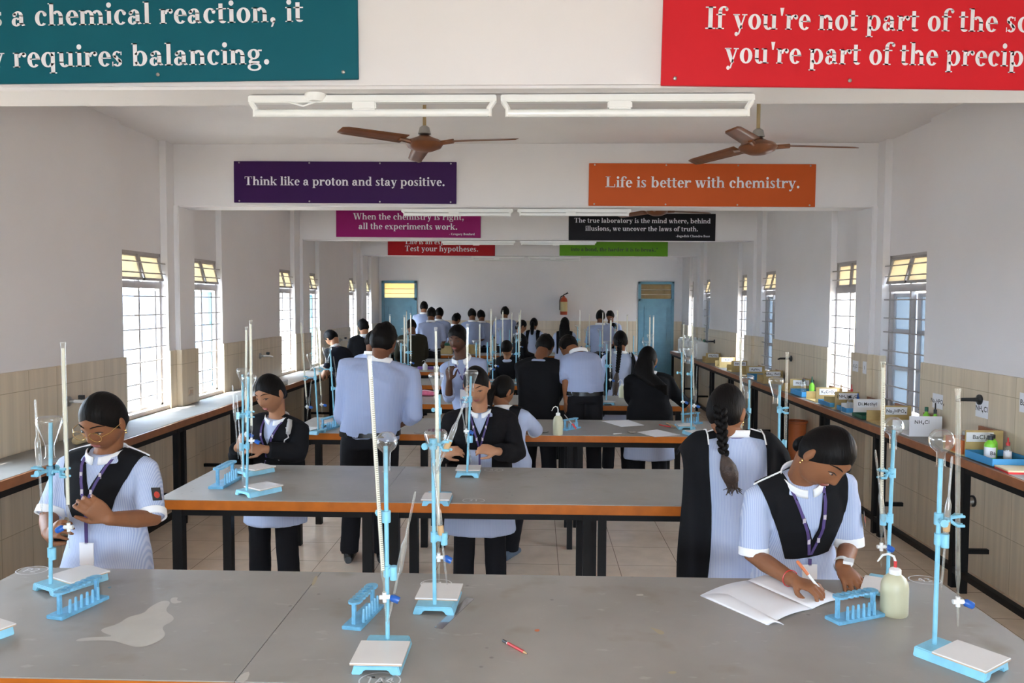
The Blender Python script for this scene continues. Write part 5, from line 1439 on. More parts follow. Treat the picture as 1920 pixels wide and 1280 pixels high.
# --- girl with glasses, behind the nearest table
G1 = person('girl in glasses and striped kurta gripping the tall burette at the sunlit table end',
            at(200, 1070, 3.02), at(202, 852, 3.02), at(194, 790, 2.96), 176, hyaw=170, hpitch=28, hroll=-4, sk='d',
            arms=((at(286, 972, 2.92), at(205, 972, 2.72)), (at(92, 966, 2.94), at(92, 1000, 2.76))),
            hands=({'d': at(150, 935, 2.66) - at(205, 972, 2.72), 'n': V((-.15, .75, -.35)), 'curl': [38, 46, 50, 54], 'th': .2}, {'d': at(118, 985, 2.66) - at(90, 1004, 2.76), 'n': V((.3, .6, -.5)), 'curl': 42, 'th': .8}),
            sleeve=1.0, front_v=((.050, -.115), (.150, .075), -.225), lan=-.17, card=.11, hair='bun', seed=1, sw=.158)
badge(G1, 0, .62, (.75, -.65, 0)); badge
def glasses(P, m='gold'):
    hm = P.HM; b = MB()
    for s in (-1, 1):
        c = V((s * .034, .099, .002)); pts = [hm @ (c + V((.026 * math.cos(R(a)), -.10 * abs(.026 * math.cos(R(a)) + s * .0) * .5, .020 * math.sin(R(a))))) for a in range(0, 361, 24)]
        b.tube(pts, .0011, 6); b.tube([hm @ V((s * .060, .094, .006)), hm @ V((s * .078, .07, .008)), hm @ V((s * .081, .0, .006))], .0011, 6)
    b.tube([hm @ V((-.009, .107, .005)), hm @ V((0, .110, .007)), hm @ V((.009, .107, .005))], .0011, 6)
    return P.child('glasses', b, m)
glasses(G1)
def earring(P, s):
    b = MB().ell(P.HM @ V((s * .080, -.004, -.036)), .0042, 8, 6).ell(P.HM @ V((s * .080, -.004, -.047)), .0036, 8, 6); return P.child('earring', b, 'gold')
earring(G1, -1)
# --- writing girl
G4 = person('girl with white wristwatch writing in the exercise book, leaning over the nearest table',
            at(1492, 1085, 3.06), at(1502, 898, 2.88), at(1546, 856, 2.74), 186, hyaw=206, hpitch=44, hroll=-14, sk='d', sw=.165,
            arms=((at(1592, 1022, 2.92), at(1579, 1062, 2.74)), (at(1412, 1040, 2.88), at(1488, 1088, 2.64))),
            hands=({'d': V((.02, -.5, -.16)), 'n': V((0, -.2, -1)), 'curl': [16, 12, 14, 18], 'th': .1, 'sp': 1.6}, {'d': at(1540, 1105, 2.56) - at(1488, 1088, 2.64), 'n': V((-.1, .25, -1)), 'curl': [50, 56, 60, 64], 'th': .9}),
            sleeve=1.0, front_v=((.056, -.20), (.160, .085), -.29), lan=-.27, card=.01, hair='bun', seed=2, bow=.03)
badge(G4, 0, .55, (.9, -.4, 0)); earring(G4, 1)
p = G4.W[0]; a = (G4.W[0] - G4.E[0]).normalized(); q = p - a * .012; x, y = ring_frame(a)
wt = G4.child('watch_strap', MB().loft([(q - a * .011, x * .0305, y * .0305), (q + a * .011, x * .029, y * .029)], 20, closed=False), 'whiteplastic')
G4.child('watch_case', MB().box(q + V((.012, -.022, .022)), (.032, .036, .010), rot=Matrix((x, a, x.cross(a))).transposed()), 'whiteplastic', wt, False)
p = G4.W[1]; a = (G4.W[1] - G4.E[1]).normalized(); q = p - a * .02; x, y = ring_frame(a)
G4.child('thread_bracelet', MB().tube([q + (x * math.cos(R(t)) + y * math.sin(R(t))) * .0285 for t in range(0, 361, 24)], .0016, 6), 'red')
A, B = at(1494, 1051, 2.60), at(1547, 1116, 2.575)
o = empty('pen', A, 0, 'white pen with orange cap in the writing hand', 'pen'); d = (B - A)
MB().tube([d * .38, d * .92, d], [.0042, .0042, .0012], 10).build('barrel', M['whiteplastic'], o, smooth=True); MB().tube([V((0, 0, 0)), d * .03, d * .40], [.003, .0055, .0055], 10).build('cap', M['orangeplastic'], o, smooth=True)
# --- girl with the long braid, back turned
G5 = person('girl with long thick braid and glasses, back turned, between the first two tables',
            at(1372, 1005, 3.42), at(1374, 818, 3.42), at(1362, 772, 3.40), 0, hyaw=-38, hpitch=12, sk='d', sw=.165, hs=1.02,
            arms=((at(1310, 935, 3.55), at(1325, 990, 3.70)), (at(1440, 930, 3.55), at(1425, 985, 3.70))), sleeve=1.1,
            front_v=((.05, -.15), (.14, .07), -.24), tails=(.115, .235, .95), lan=False, hair='braid',
            hair_pts=[at(1350, 768, 3.30), at(1353, 800, 3.28), at(1355, 835, 3.265), at(1358, 856, 3.26), at(1366, 880, 3.255), at(1374, 912, 3.255)], face=True, seed=3, hem=.5, bow=.0)
glasses(G5, 'blackplastic'); earring(G5, 1)
G5.child('lanyard', MB().loft([(G5.N + G5.up * h, G5.tr * .070, G5.tf * .070) for h in (.003, .010)], 24, closed=False), 'lanyard')
# --- girl in black hoodie, second table
G2 = person('girl in black zip hoodie adjusting a burette at the sunlit end of the second table',
            at(515, 872, 4.86), at(520, 785, 4.84), at(507, 738, 4.78), 172, hyaw=157, hpitch=22, hroll=4, sk='b', sw=.15, hs=1.06,
            arms=((at(560, 850, 4.74), at(497, 842, 4.62)), (at(448, 858, 4.76), at(446, 838, 4.62))),
            hands=({'d': V((-.5, -.15, .08)), 'n': V((-.1, .6, -.5)), 'curl': [36, 40, 44, 48], 'th': .4}, {'d': V((.25, -.3, .45)), 'n': V((.6, .5, -.2)), 'curl': 46, 'th': .6}),
            outfit='jacket', gape=(.062, -.25), lan=-.22, card=.13, hair='bun', seed=4, lod=1, sleeve=1.3, front_v=((.05, -.15), (.14, .07), -.24), jlen=.12, hem=.36)
pts = [(.105, -.02), (.135, -.075), (.118, -.09), (.102, -.16), (.082, -.225)]
G2.child('white_piping', MB().tube([G2.front(-x, zz, .046) for x, zz in pts], .0042, 6), 'piping', G2.jacket)
G2.child('lining', MB().tube([G2.N + G2.tr * -.06 + G2.tf * .01 + G2.up * .012, G2.N - G2.tr * .10 + G2.tf * .03 - G2.up * .002, G2.front(-.128, -.05, .046)], [.012, .020, .014], 10), 'piping', G2.jacket)
# --- girl in black cardigan, second table
G3 = person('girl in open black cardigan with purple lanyard working at the middle of the second table',
            at(900, 880, 4.92), at(900, 772, 4.90), at(894, 722, 4.82), 183, hyaw=174, hpitch=26, hroll=6, sk='e', sw=.178, hs=1.04,
            arms=((at(968, 850, 4.86), at(932, 846, 4.62)), (at(832, 852, 4.88), at(830, 850, 4.62))),
            hands=({'d': V((-.5, -.1, .12)), 'n': V((-.2, .6, -.5)), 'curl': [36, 42, 46, 50], 'th': .5}, {'d': V((.5, -.1, .14)), 'n': V((.2, .6, -.5)), 'curl': [36, 42, 46, 50], 'th': .5}),
            outfit='cardigan', gape=(.078, -6.0), lan=-.20, card=.10, hair='bun', seed=5, lod=1, sleeve=1.3, front_v=((.052, -.115), (.14, .10), -.215), jlen=.10, build=1.1, hem=.40)
# --- broad boy with his back turned
B1 = person('broad boy in pale blue shirt, back turned, before the third table',
            at(694, 818, 5.36), at(712, 678, 5.36), at(720, 640, 5.34), 8, sex='m', hyaw=-18, hpitch=16, sk='c', build=1.22, sw=.225, hs=1.06,
            arms=((at(640, 778, 5.40), at(662, 800, 5.64)), (at(776, 778, 5.36), at(742, 800, 5.62))), sleeve=1.25, outfit='shirt', hair='boy', lod=1, face=False, lan=False, seed=6,
            feet=[at(655, 1012, 5.50), at(716, 1016, 5.52)])
B1.child('lanyard', MB().loft([(B1.N + B1.up * h, B1.tr * .079, B1.tf * .079) for h in (.006, .012)], 24, closed=False), 'lanyard')
# --- boy holding up a pipette
B2 = person('boy facing the camera in blue shirt raising a pipette, behind the third table',
            at(884, 776, 7.00), at(866, 674, 6.94), at(858, 636, 6.88), 176, sex='m', hyaw=164, hpitch=12, hroll=-3, sk='f', sw=.165, build=.95, hs=1.03,
            arms=((at(900, 745, 6.90), at(905, 775, 6.80)), (at(842, 745, 6.78), at(842, 712, 6.70))), hands=({}, {'d': V((.02, -.12, .35)), 'n': V((.5, .8, 0)), 'curl': [50, 62, 66, 70], 'th': .8}),
            sleeve=(1.5, 1.15), outfit='shirt', hair='boy', lod=1, lan=-.16, card=.05, seed=7)
pipette(at(841, 668, 6.66), at(843, 712, 6.66), 'small dropper pipette raised in the hand of the boy facing the camera', bulb=.3, far=True)
# --- girl behind the cardigan girl, back turned, elbow on the table
G6 = person('girl in black waistcoat with elbow on the third table, seen behind the cardigan girl',
            at(952, 868, 5.50), at(946, 768, 5.54), at(942, 734, 5.58), -22, hyaw=-45, hpitch=22, sk='d', sw=.15, lod=1,
            arms=((at(915, 830, 5.6), at(930, 812, 5.8)), (at(1006, 806, 5.70), at(972, 812, 5.84))), sleeve=1.2, outfit='vest', vest=True, lan=False, hair='pony', face=False, seed=8, hem=.36, shoe='sneaker',
            feet=[at(930, 1010, 5.55), at(955, 1016, 5.60)])
# --- pair bent over the fourth table
M1 = person('person in long black jacket, back turned, bent over the fourth table',
            at(1010, 775, 6.98), at(1012, 676, 7.06), at(1022, 650, 7.18), -4, sex='m', hyaw=-20, hpitch=38, sk='c', sw=.165, build=1.02, lod=1, outfit='jacket', gape=None, jlen=.16, hair='boy', face=False, lan=False, seed=9, col=False,
            arms=((at(982, 735, 7.1), at(995, 752, 7.35)), (at(1046, 735, 7.1), at(1040, 752, 7.35))))
B3 = person('boy in pale blue shirt with head bowed over the fourth table, back turned',
            at(1096, 742, 6.94), at(1085, 664, 7.06), at(1066, 651, 7.20), 6, sex='m', hyaw=20, hpitch=52, sk='d', sw=.135, lod=1, outfit='shirt', hair='boy', face=False, lan=False, seed=10, bow=.03,
            arms=((at(1061, 716, 6.90), at(1062, 752, 6.92)), (at(1124, 712, 7.1), at(1114, 735, 7.35))), sleeve=(.95, 1.4), hands=({'d': V((0, .05, -.4)), 'n': V((.6, .4, 0)), 'curl': 30}, {}))
G7 = person('girl with very long plait and black straps, back turned, beyond the fourth table',
            at(1160, 742, 8.40), at(1163, 664, 8.42), at(1163, 640, 8.44), 2, hyaw=0, hpitch=14, sk='d', lod=1, outfit='kurta', tails=(.10, .17, .55), lan=False, hair='braid', face=False, seed=11,
            hair_pts=[at(1162, 640, 8.34), at(1161, 662, 8.30), at(1158, 690, 8.26), at(1155, 715, 8.25), at(1153, 738, 8.25)], arms=((at(1132, 712, 8.5), at(1140, 735, 8.7)), (at(1190, 712, 8.5), at(1184, 735, 8.7))), sleeve=1.3, hem=.45, bow=0)
G8 = person('girl in loose black jacket with long open hair, back turned, before the fourth table',
            at(1218, 775, 6.92), at(1217, 703, 6.96), at(1214, 676, 6.98), 0, hyaw=-25, hpitch=16, sk='b', lod=1, outfit='jacket', gape=None, jlen=.14, lan=False, hair='long', face=False, seed=12, build=1.08, sw=.165, hs=1.08,
            hair_pts=[at(1222, 700, 6.86), at(1232, 722, 6.82), at(1240, 740, 6.84)], arms=((at(1182, 745, 7.0), at(1195, 762, 7.2)), (at(1264, 738, 6.95), at(1288, 758, 7.05))))
# --- the far end
def far(label, hx, hy, Y, yaw, sex, outfit='shirt', hair=None, tall=None, lean=0, pitch=18, **k):
    c = at(hx, hy, Y); f = V((-math.sin(R(yaw)), math.cos(R(yaw)), 0))
    n = c - V((0, 0, .142)) - f * (.03 + .05 * lean); L = .46 if sex == 'f' else .49
    h = n - V((0, 0, L * math.cos(R(lean * 40)))) - f * L * math.sin(R(lean * 40))
    return person(label, h, n, c, yaw, sex=sex, outfit=outfit, hair=hair or ('boy' if sex == 'm' else 'pony'), lod=2, face=False, lan=False, hpitch=pitch, gape=None, seed=int(hx) % 17, **k)
far('boy in navy suit leaning over the sunlit counter by the fourth window', 621, 634, 10.55, 62, 'm', 'navy', lean=.75, pitch=48, sk='e', jlen=.2,
    arms=((at(622, 668, 10.35), at(610, 693, 10.3)), (at(630, 672, 10.7), at(618, 692, 10.7))))
far('person in black standing by the fifth window, face turned to the light', 681, 613, 11.5, 35, 'm', 'jacket', sk='e', jlen=.12)
far('person half hidden behind the broad boy, blue shoulder showing', 700, 640, 8.45, -20, 'm', 'shirt', sk='c')
far('person in olive coat stooping near the sunlit side of the far tables', 771, 612, 12.3, 20, 'm', 'olive', col=False, lean=.5, pitch=35, sk='c', jlen=.35)
far('tallest boy in blue shirt beside the far left door', 795, 576, 15.9, 5, 'm', sk='d')
far('boy in rumpled blue shirt in front of the tallest boy', 809, 589, 13.6, -4, 'm', sk='c')
far('boy in blue shirt, third from the far left door', 824, 588, 15.25, -8, 'm', sk='c')
far('short haired boy in blue shirt looking aside near the far wall', 856, 598, 15.8, -50, 'm', sk='d')
far('bushy haired boy in blue shirt bowing at the far tables', 885, 590, 15.2, 12, 'm', sk='c', pitch=30)
far('boy in blue shirt beside the bushy haired boy', 902, 592, 15.85, 20, 'm', sk='c', pitch=25)
far('boy in blue shirt standing alone against the far wall', 947, 586, 15.2, -6, 'm', sk='d')
far('girl in black jacket turned sideways among the far tubes', 978, 612, 13.65, -70, 'f', 'jacket', 'bun', sk='b', jlen=.2)
far('person in black crouched low over the fifth table among the tubes', 950, 652, 10.1, 172, 'f', 'jacket', 'bun', sk='b', lean=.6, pitch=68, col=False, jlen=.2)
far('girl in black waistcoat with two plaits near the far wall', 1001, 607, 15.2, -12, 'f', 'vest', vest=True, sk='d', sleeve=1.1)
far('girl in black waistcoat with loose curls below the fire extinguisher', 1059, 607, 13.6, -6, 'f', 'vest', 'long', vest=True, sk='d', sleeve=1.1)
far('boy in blue shirt near the far right door, back turned', 1126, 594, 13.7, -8, 'm', sk='c')
far('boy peering over a shoulder near the far right door', 1144, 593, 15.75, 160, 'm', sk='c', pitch=25)
far('girl facing the camera near the far right door', 1150, 616, 15.25, 170, 'f', 'kurta', 'bun', sk='e', pitch=30, front_v=((.05, -.15), (.14, .07), -.24), sleeve=1.0)
# ------------------------------------------------------------------ small things on the tables
def put(px, py, z=T): return atz(px, py, z)
def thing_mesh(name, mb, m, loc, rz, label, cat, grp=None, **k):
    o = mb.build(name, m, **k); o.location = loc; o.rotation_euler = (0, 0, rz); return tag(o, label, cat, grp)
# pencil
a, b = put(943, 1203), put(990, 1229); d = (b - a); L = d.length; rz = math.atan2(d.y, d.x)
o = empty('pencil', a + V((0, 0, .0042)), rz, 'red and black striped pencil lying on the nearest table', 'pencil')
def hexbar(x0, x1, r, r1=None): return MB().loft([(V((x0, 0, 0)), V((0, r, 0)), V((0, 0, r))), (V((x1, 0, 0)), V((0, r1 or r, 0)), V((0, 0, r1 or r)))], 6)
hexbar(.022, L - .018, .0042).build('shaft', M['red'], o); hexbar(0, .02, .0042).build('dipped_end', M['blackplastic'], o); hexbar(.0198, .0225, .0043).build('white_band', M['whiteplastic'], o)
hexbar(L - .018, L - .004, .0042, .0012).build('sharpened_wood', M['cork'], o); hexbar(L - .005, L, .0013, .0003).build('lead', M['ink'], o)
# clear ruler
a, b = put(822, 1178), put(882, 1122); d = b - a; c = (a + b) / 2
rl = thing_mesh('ruler', MB().bx(-d.length / 2, d.length / 2, -.013, .013, 0, .0025), M['glass'], c, math.atan2(d.y, d.x), 'clear plastic ruler lying on the nearest table', 'ruler')
M['ruler'] = glassmat('ruler_plastic', (.80, .78, .84), .7, .10, .1, .10, (.8, .8, .85)); rl.data.materials[0] = M['ruler']
# open notebook
NB = [put(1313, 1117), put(1410, 1088), put(1470, 1163), put(1583, 1128)]
o = empty('notebook', put(1445, 1125), 0, 'open white exercise book under the writing hand', 'notebook')
def page(name, c00, c10, c01, c11, z0, hump):
    loc = o.location
    def f(u, v):
        p = (c00 * (1 - u) + c10 * u) * (1 - v) + (c01 * (1 - u) + c11 * u) * v
        return V((p.x - loc.x, p.y - loc.y, z0 + hump * math.sin(math.pi * min(1, u * 1.0)) * .9 + .003))
    mb = MB().grid(f, 10, 6); ob = mesh_obj(name, mb.me(name, True), M['paper'], o)
    s = ob.modifiers.new('t', 'SOLIDIFY'); s.thickness = .003; s.offset = -1
    return ob
page('page', put(1388, 1121), put(1313, 1117), put(1470, 1172), put(1437, 1172), 0, .010)
page('page', put(1313, 1117), put(1402, 1089), put(1440, 1172), put(1522, 1142), 0, .010)
page('page', put(1402, 1089), put(1470, 1076), put(1522, 1142), put(1586, 1122), 0, .008)
# phone and pen by the writing girl
o = empty('smartphone', put(1615, 1092), R(-58), 'dark smartphone lying behind the rack near the writing girl', 'phone')
MB().bx(-.07, .07, -.036, .036, 0, .008).build('body', M['blackplastic'], o, bevel=.003)
MB().bx(-.066, .066, -.033, .033, .0081, .0085).build('screen', mat('phone_screen', (.05, .055, .06), .1), o)
# paper, clips and pens on the third table
def sheet(q, label, name='paper_sheet', m='paper', dz=.001):
    P = [put(*k) for k in q]; c = sum(P, V((0, 0, 0))) / 4
    ob = MB().add([V((k.x - c.x, k.y - c.y, 0)) for k in P], [(0, 1, 2, 3)]).build(name, M[m]); ob.location = c + V((0, 0, dz))
    s = ob.modifiers.new('t', 'SOLIDIFY'); s.thickness = .0015; s.offset = 1
    return tag(ob, label, 'paper', 'paper sheets on the third table')
sheet([(1128, 789), (1178, 787), (1208, 797), (1165, 800)], 'white sheet on a wooden board, rear of the third table')
sheet([(1195, 810), (1232, 805), (1276, 815), (1228, 819)], 'loose white sheet at the front edge of the third table')
def pen(a, b, label, m, r=.0045, name='pen'):
    A, B = put(*a), put(*b); d = B - A
    o = empty(name, A + V((0, 0, r)), math.atan2(d.y, d.x), label, 'pen', 'pens and brushes on the third table')
    MB().tube([(0, 0, 0), (d.length * .7, 0, 0)], r, 8).build('barrel', M[m], o, smooth=True); MB().tube([(d.length * .7, 0, 0), (d.length, 0, 0)], [r * .8, r * .2], 8).build('tip', M['steel'], o, smooth=True)
pen((1236, 797), (1268, 803), 'red handled knife at the back of the third table', 'red'); pen((1250, 794), (1275, 804), 'wooden stirring rod beside the red handled knife', 'cork')
pen((1150, 814), (1172, 812), 'thin grey pen at the front of the third table', 'whiteplastic', .003)
# beaker holding a red brush
p = put(1073, 806)
o = empty('tongs', p + V((0, 0, .015)), 0, 'red handled tongs leaning at the blue rack on the third table', 'tongs')
MB().tube([(-.06, .02, .10), (.0, 0, .03), (.02, -.01, .0)], [.003, .005, .004], 8).build('jaw', M['steel'], o, smooth=True)
MB().tube([(.0, 0, .035), (.028, -.01, -.003)], .008, 8).build('grip', M['red'], o, smooth=True)
# watch glass dishes
for k, (x, y, lab) in enumerate(((1020, 811, 'shallow glass dish beside the squeeze bottle on the third table'), (1185, 812, 'shallow glass dish beside the loose sheet'), (785, 813, 'clear plastic bag heap beside the boy with his back turned'))):
    o = thing_mesh('watch_glass', MB().lathe([(0, 0), (.02, .001), (.035, .006), (.036, .007), (.02, .0025), (0, .0015)], n=20), M['glass'], put(x, y), 0, lab if k < 2 else 'shallow glass dish near the boy with his back turned', 'dish', 'shallow glass dishes', smooth=True)
# items on the farther tables
def carton(px, py, d, m, label, name='carton', lid=None, row=None):
    p = put(px, py); o = empty(name, p, 0, label, name.split('_')[-1])
    MB().bx(-d[0] / 2, d[0] / 2, -d[1] / 2, d[1] / 2, 0, d[2]).build('box_body', M[m], o, bevel=.003)
    if lid: MB().bx(-d[0] / 2 - .002, d[0] / 2 + .002, -d[1] / 2 - .002, d[1] / 2 + .002, d[2] * .78, d[2] + .003).build('lid', M[lid], o, bevel=.002)
    return o
M['purple'] = mat('purple_card', (.28, .16, .50), .5); M['pink'] = mat('pink_cloth', (.75, .16, .28), .7, var=.15, vscale=30)
carton(798, 692, (.22, .10, .035), 'purple', 'flat purple box on the sixth table row', 'flat_box', 'purple')
carton(936, 692, (.12, .08, .09), 'whiteplastic', 'white and pink medicine carton on the sixth table row', 'carton', 'pink')
carton(833, 663, (.30, .22, .20), 'mdf', 'orange brown crate on a far table behind the boy with a pipette', 'crate', 'traygreen')
carton(884, 663, (.28, .22, .17), 'mdf', 'second orange brown crate on the far table beside the pale tubes', 'crate')
carton(1115, 677, (.30, .15, .04), 'paper', 'cream folder lying on the seventh table row', 'folder')
# pink pouch
p = put(796, 742)
mb = MB(); mb.loft([(V((-.13, 0, .02)), V((0, .02, 0)), V((0, 0, .012))), (V((-.08, 0, .03)), V((0, .04, 0)), V((0, 0, .03))), (V((0, 0, .032)), V((0, .045, 0)), V((0, 0, .032))), (V((.09, 0, .026)), V((0, .035, 0)), V((0, 0, .026))), (V((.14, 0, .015)), V((0, .015, 0)), V((0, 0, .01)))], 14)
o = empty('pencil_pouch', p, R(6), 'pink cloth pouch on the fourth table', 'pouch'); mb.build('pouch_body', M['pink'], o, smooth=True); MB().tube([(-.1, -.03, .045), (0, -.02, .062), (.1, -.02, .045)], .003, 6).build('zip', M['whiteplastic'], o, smooth=True)

# ------------------------------------------------------------------ labels in plain lettering
def text_mesh(s, size, m, parent, loc, rot):
    # '_' lowers and shrinks the next character
    x = 0; parts = []; i = 0
    while i < len(s):
        sub = s[i] == '_'
        if sub: i += 1
        ch = s[i]; i += 1
        if ch == ' ': x += size * .3; continue
        cu = bpy.data.curves.new('lettering', 'FONT'); cu.body = ch; cu.size = size * (.65 if sub else 1); cu.offset = size * .012
        tmp = bpy.data.objects.new('lettering', cu); COL.objects.link(tmp)
        bpy.context.view_layer.update()
        me = bpy.data.meshes.new_from_object(tmp.evaluated_get(bpy.context.evaluated_depsgraph_get()))
        wd = max((v.co.x for v in me.vertices), default=0)
        for v in me.vertices: v.co.x += x; v.co.y += (-size * .22 if sub else 0)
        parts.append(me); x += wd + size * .08
        bpy.data.objects.remove(tmp)
    mb = MB()
    for me in parts:
        mb.add([v.co for v in me.vertices], [tuple(p.vertices) for p in me.polygons])
    for v in mb.v: v.x -= x / 2; v.y -= size * .33
    ob = mb.build('lettering', m, parent); ob.location = loc; ob.rotation_euler = rot; ob['kind'] = 'stuff'
    return ob
ROTF = (R(90), 0, 0)
def atx(px, py, X):
    d = ray(px, py); return CPOS + d * (X / d.x)
# ------------------------------------------------------------------ reagent boxes on the counter along the right wall
def reagent_box(pxl, h, txt, label, m='mdf', tx=.0, dep=.26, sign=(.17, .06), cover=None):
    Y = atx(pxl, 760, CRX + .05).y; x0, x1 = CRX + .05, XR - .045
    o = empty('reagent_box', ((x0 + x1) / 2, Y, T), 0, label, 'reagent box', 'labelled reagent boxes on the wall counter')
    w = (x1 - x0) / 2
    MB().bx(-w, w, -.006, .006, 0, h).build('front_panel', M[m], o, bevel=.002)
    MB().bx(w - .012, w, .006, dep, 0, h * .95).build('side_panel', M['brown_edge'], o)
    MB().bx(-w, w - .012, .006, dep, 0, .008).build('box_floor', M[m], o)
    MB().bx(-w, w - .012, dep, dep + .01, 0, h * .55).build('rear_panel', M[m], o)
    if txt:
        s = MB().bx(-sign[0] / 2, sign[0] / 2, -.0085, -.0062, h - sign[1] - .012, h - .012).build('paper_sign', M['paper'], o); s.location.x = tx
        text_mesh(txt, sign[1] * .62, M['ink'], s, (0, -.0092, h - sign[1] / 2 - .012), ROTF)
    return o
RB = [(1812, .17, 'BaCl_2', 'wooden reagent box signed BaCl2, nearest on the wall counter', 'mdf'), (1706, .15, 'NH_4Cl', 'whitish reagent box signed NH4Cl', 'paper'),
      (1652, .165, 'Na_2HPO_4', 'wooden reagent box signed Na2HPO4', 'mdf'), (1600, .15, 'Di.Methyl', 'pale reagent box signed Di Methyl', 'tile'),
      (1565, .165, '(NH_4)_2C_2O_4', 'wooden reagent box signed ammonium oxalate, by the second window', 'mdf'), (1529, .15, 'K_2CrO_4', 'wooden reagent box signed K2CrO4', 'mdf'),
      (1480, .155, 'Hcl Dil', 'wooden reagent box signed Hcl Dil', 'mdf'), (1430, .16, 'FeSo_4  FeCl_3', 'wooden reagent box signed FeSO4 and FeCl3', 'mdf'),
      (1398, .15, 'AgNo_3', 'wooden reagent box signed AgNo3', 'mdf'), (1370, .16, 'NH_4OH', 'wooden reagent box signed NH4OH', 'mdf'), (1347, .16, 'K_2S', 'wooden reagent box signed K2S', 'mdf'), (1322, .16, 'Na_2Co_3', 'wooden reagent box signed Na2Co3, farthest on the wall counter', 'mdf')]
BOXES = [reagent_box(px, h, t, lab, m, tx=(-.03 if i < 2 else .0)) for i, (px, h, t, lab, m) in enumerate(RB)]
def bottle(loc, r, h, m, capm, label, dropper=False, sign=None, liquid=None):
    o = empty('reagent_bottle', loc, 0, label, 'bottle', 'reagent bottles on the wall counter')
    MB().lathe([(0, 0), (r * .95, 0), (r, .004), (r, h * .62), (r * .9, h * .70), (r * .45, h * .80), (r * .45, h * .86)], n=18).build('bottle_body', M[m], o, smooth=True)
    MB().lathe([(r * .55, h * .84), (r * .55, h), (r * .45, h * 1.01), (0, h * 1.01)], n=16).build('cap', M[capm], o, smooth=True)
    if dropper: MB().lathe([(r * .22, h), (r * .26, h * 1.06), (r * .2, h * 1.25), (0, h * 1.28)], n=10).build('dropper_bulb', M[capm], o, smooth=True)
    if sign:
        s = MB().lathe([(r * 1.02, h * .12), (r * 1.02, h * .55)], n=18, closed=False).build('label_band', M['paper'], o, smooth=True)
        if len(sign) > 1: text_mesh(sign, h * .22, M['ink'], s, (0, -r * 1.06, h * .32), ROTF)
    return o
def tray(x0, x1, y0, y1, label, m='trayblue', inn='traygreen', h=.045):
    o = empty('tray', ((x0 + x1) / 2, (y0 + y1) / 2, T + .0085), 0, label, 'tray', 'shallow trays on the wall counter')
    w, d = (x1 - x0) / 2, (y1 - y0) / 2; t = .004
    MB().bx(-w, w, -d, -d + t, 0, h).bx(-w, w, d - t, d, 0, h).bx(-w, -w + t, -d + t, d - t, 0, h).bx(w - t, w, -d + t, d - t, 0, h).build('tray_rim', M[m], o)
    MB().bx(-w + t, w - t, -d + t, d - t, 0, .005).build('tray_floor', M[inn], o)
    return o
yB = [b.location.y for b in BOXES]
tray(CRX + .03, XR - .05, yB[0] - .34, yB[0] - .04, 'blue tray with dark green floor in front of the BaCl2 box')
zt_ = T + .0136
bottle(V((2.80, yB[0] - .17, zt_)), .032, .15, 'greenplastic', 'blackplastic', 'lime green bottle lettered Ba in the nearest blue tray', sign='Ba')
bottle(V((2.86, yB[0] - .09, zt_)), .028, .145, 'greenplastic', 'blackplastic', 'lime green bottle behind the lettered one in the nearest blue tray')
bottle(V((2.89, yB[0] - .20, zt_)), .022, .115, 'glass', 'red', 'clear dropper bottle with red top in the nearest blue tray', True, sign='-')
# box-top tray resting behind
tray(CRX + .05, XR - .07, yB[0] + .03, yB[0] + .24, 'orange tray with dark green floor behind the BaCl2 board', 'orangeplastic', 'traygreen', .09)
bottle(V((2.80, yB[0] + .12, T + .0136)), .028, .13, 'glass', 'steel', 'clear glass bottle in the orange tray', sign='-')
bottle(V((2.88, yB[0] + .15, T + .0136)), .03, .125, 'glass', 'cork', 'clear glass bottle with brown lid in the orange tray')
bottle(V((2.93, yB[1] + .14, T + .008)), .024, .19, 'greenplastic', 'traygreen', 'green capped lime bottle between the NH4Cl and Na2HPO4 boxes')
bottle(V((2.97 - .02, yB[1] + .05, T + .008)), .022, .185, 'greenplastic', 'blackplastic', 'black capped lime bottle behind the NH4Cl box', True)
tray(CRX + .03, XR - .08, yB[3] - .24, yB[3] - .03, 'dark green tray before the Di Methyl box', 'traygreen', 'traygreen', .03)
tray(CRX + .05, XR - .1, yB[4] - .27, yB[4] - .05, 'blue tray before the ammonium oxalate box', h=.04)
bottle(V((2.82, yB[4] - .14, zt_)), .024, .13, 'glass', 'blackplastic', 'clear bottle with black cap before the ammonium oxalate box', sign='-')
bottle(V((2.90, yB[4] - .12, zt_)), .022, .12, 'glass', 'bluecap', 'clear bottle with blue cap before the ammonium oxalate box', True)
bottle(V((2.93, yB[4] + .1, T + .008)), .022, .17, 'squeeze', 'red', 'red capped dropper bottle inside the ammonium oxalate box', True)
bottle(V((2.84, yB[4] + .12, T + .008)), .022, .17, 'glass', 'cork', 'brown capped dropper bottle inside the ammonium oxalate box', True)
tray(CRX + .04, XR - .08, yB[5] - .40, yB[5] - .1, 'blue tray before the K2CrO4 box', h=.04)
tray(CRX + .04, XR - .08, yB[6] - .42, yB[6] - .06, 'blue tray before the Hcl Dil box', h=.05)
bottle(V((2.82, yB[6] - .2, zt_)), .03, .16, 'glass', 'blackplastic', 'tall clear bottle with black cap before the Hcl Dil box')
bottle(V((2.90, yB[6] - .22, zt_)), .028, .15, 'greenplastic', 'traygreen', 'lime green bottle before the Hcl Dil box', True)
bottle(V((2.94, yB[6] - .12, zt_)), .026, .14, 'glass', 'blackplastic', 'short clear bottle with black cap before the Hcl Dil box')
tray(CRX + .04, XR - .08, yB[8] - .42, yB[8] - .08, 'blue tray before the AgNo3 box', h=.05)
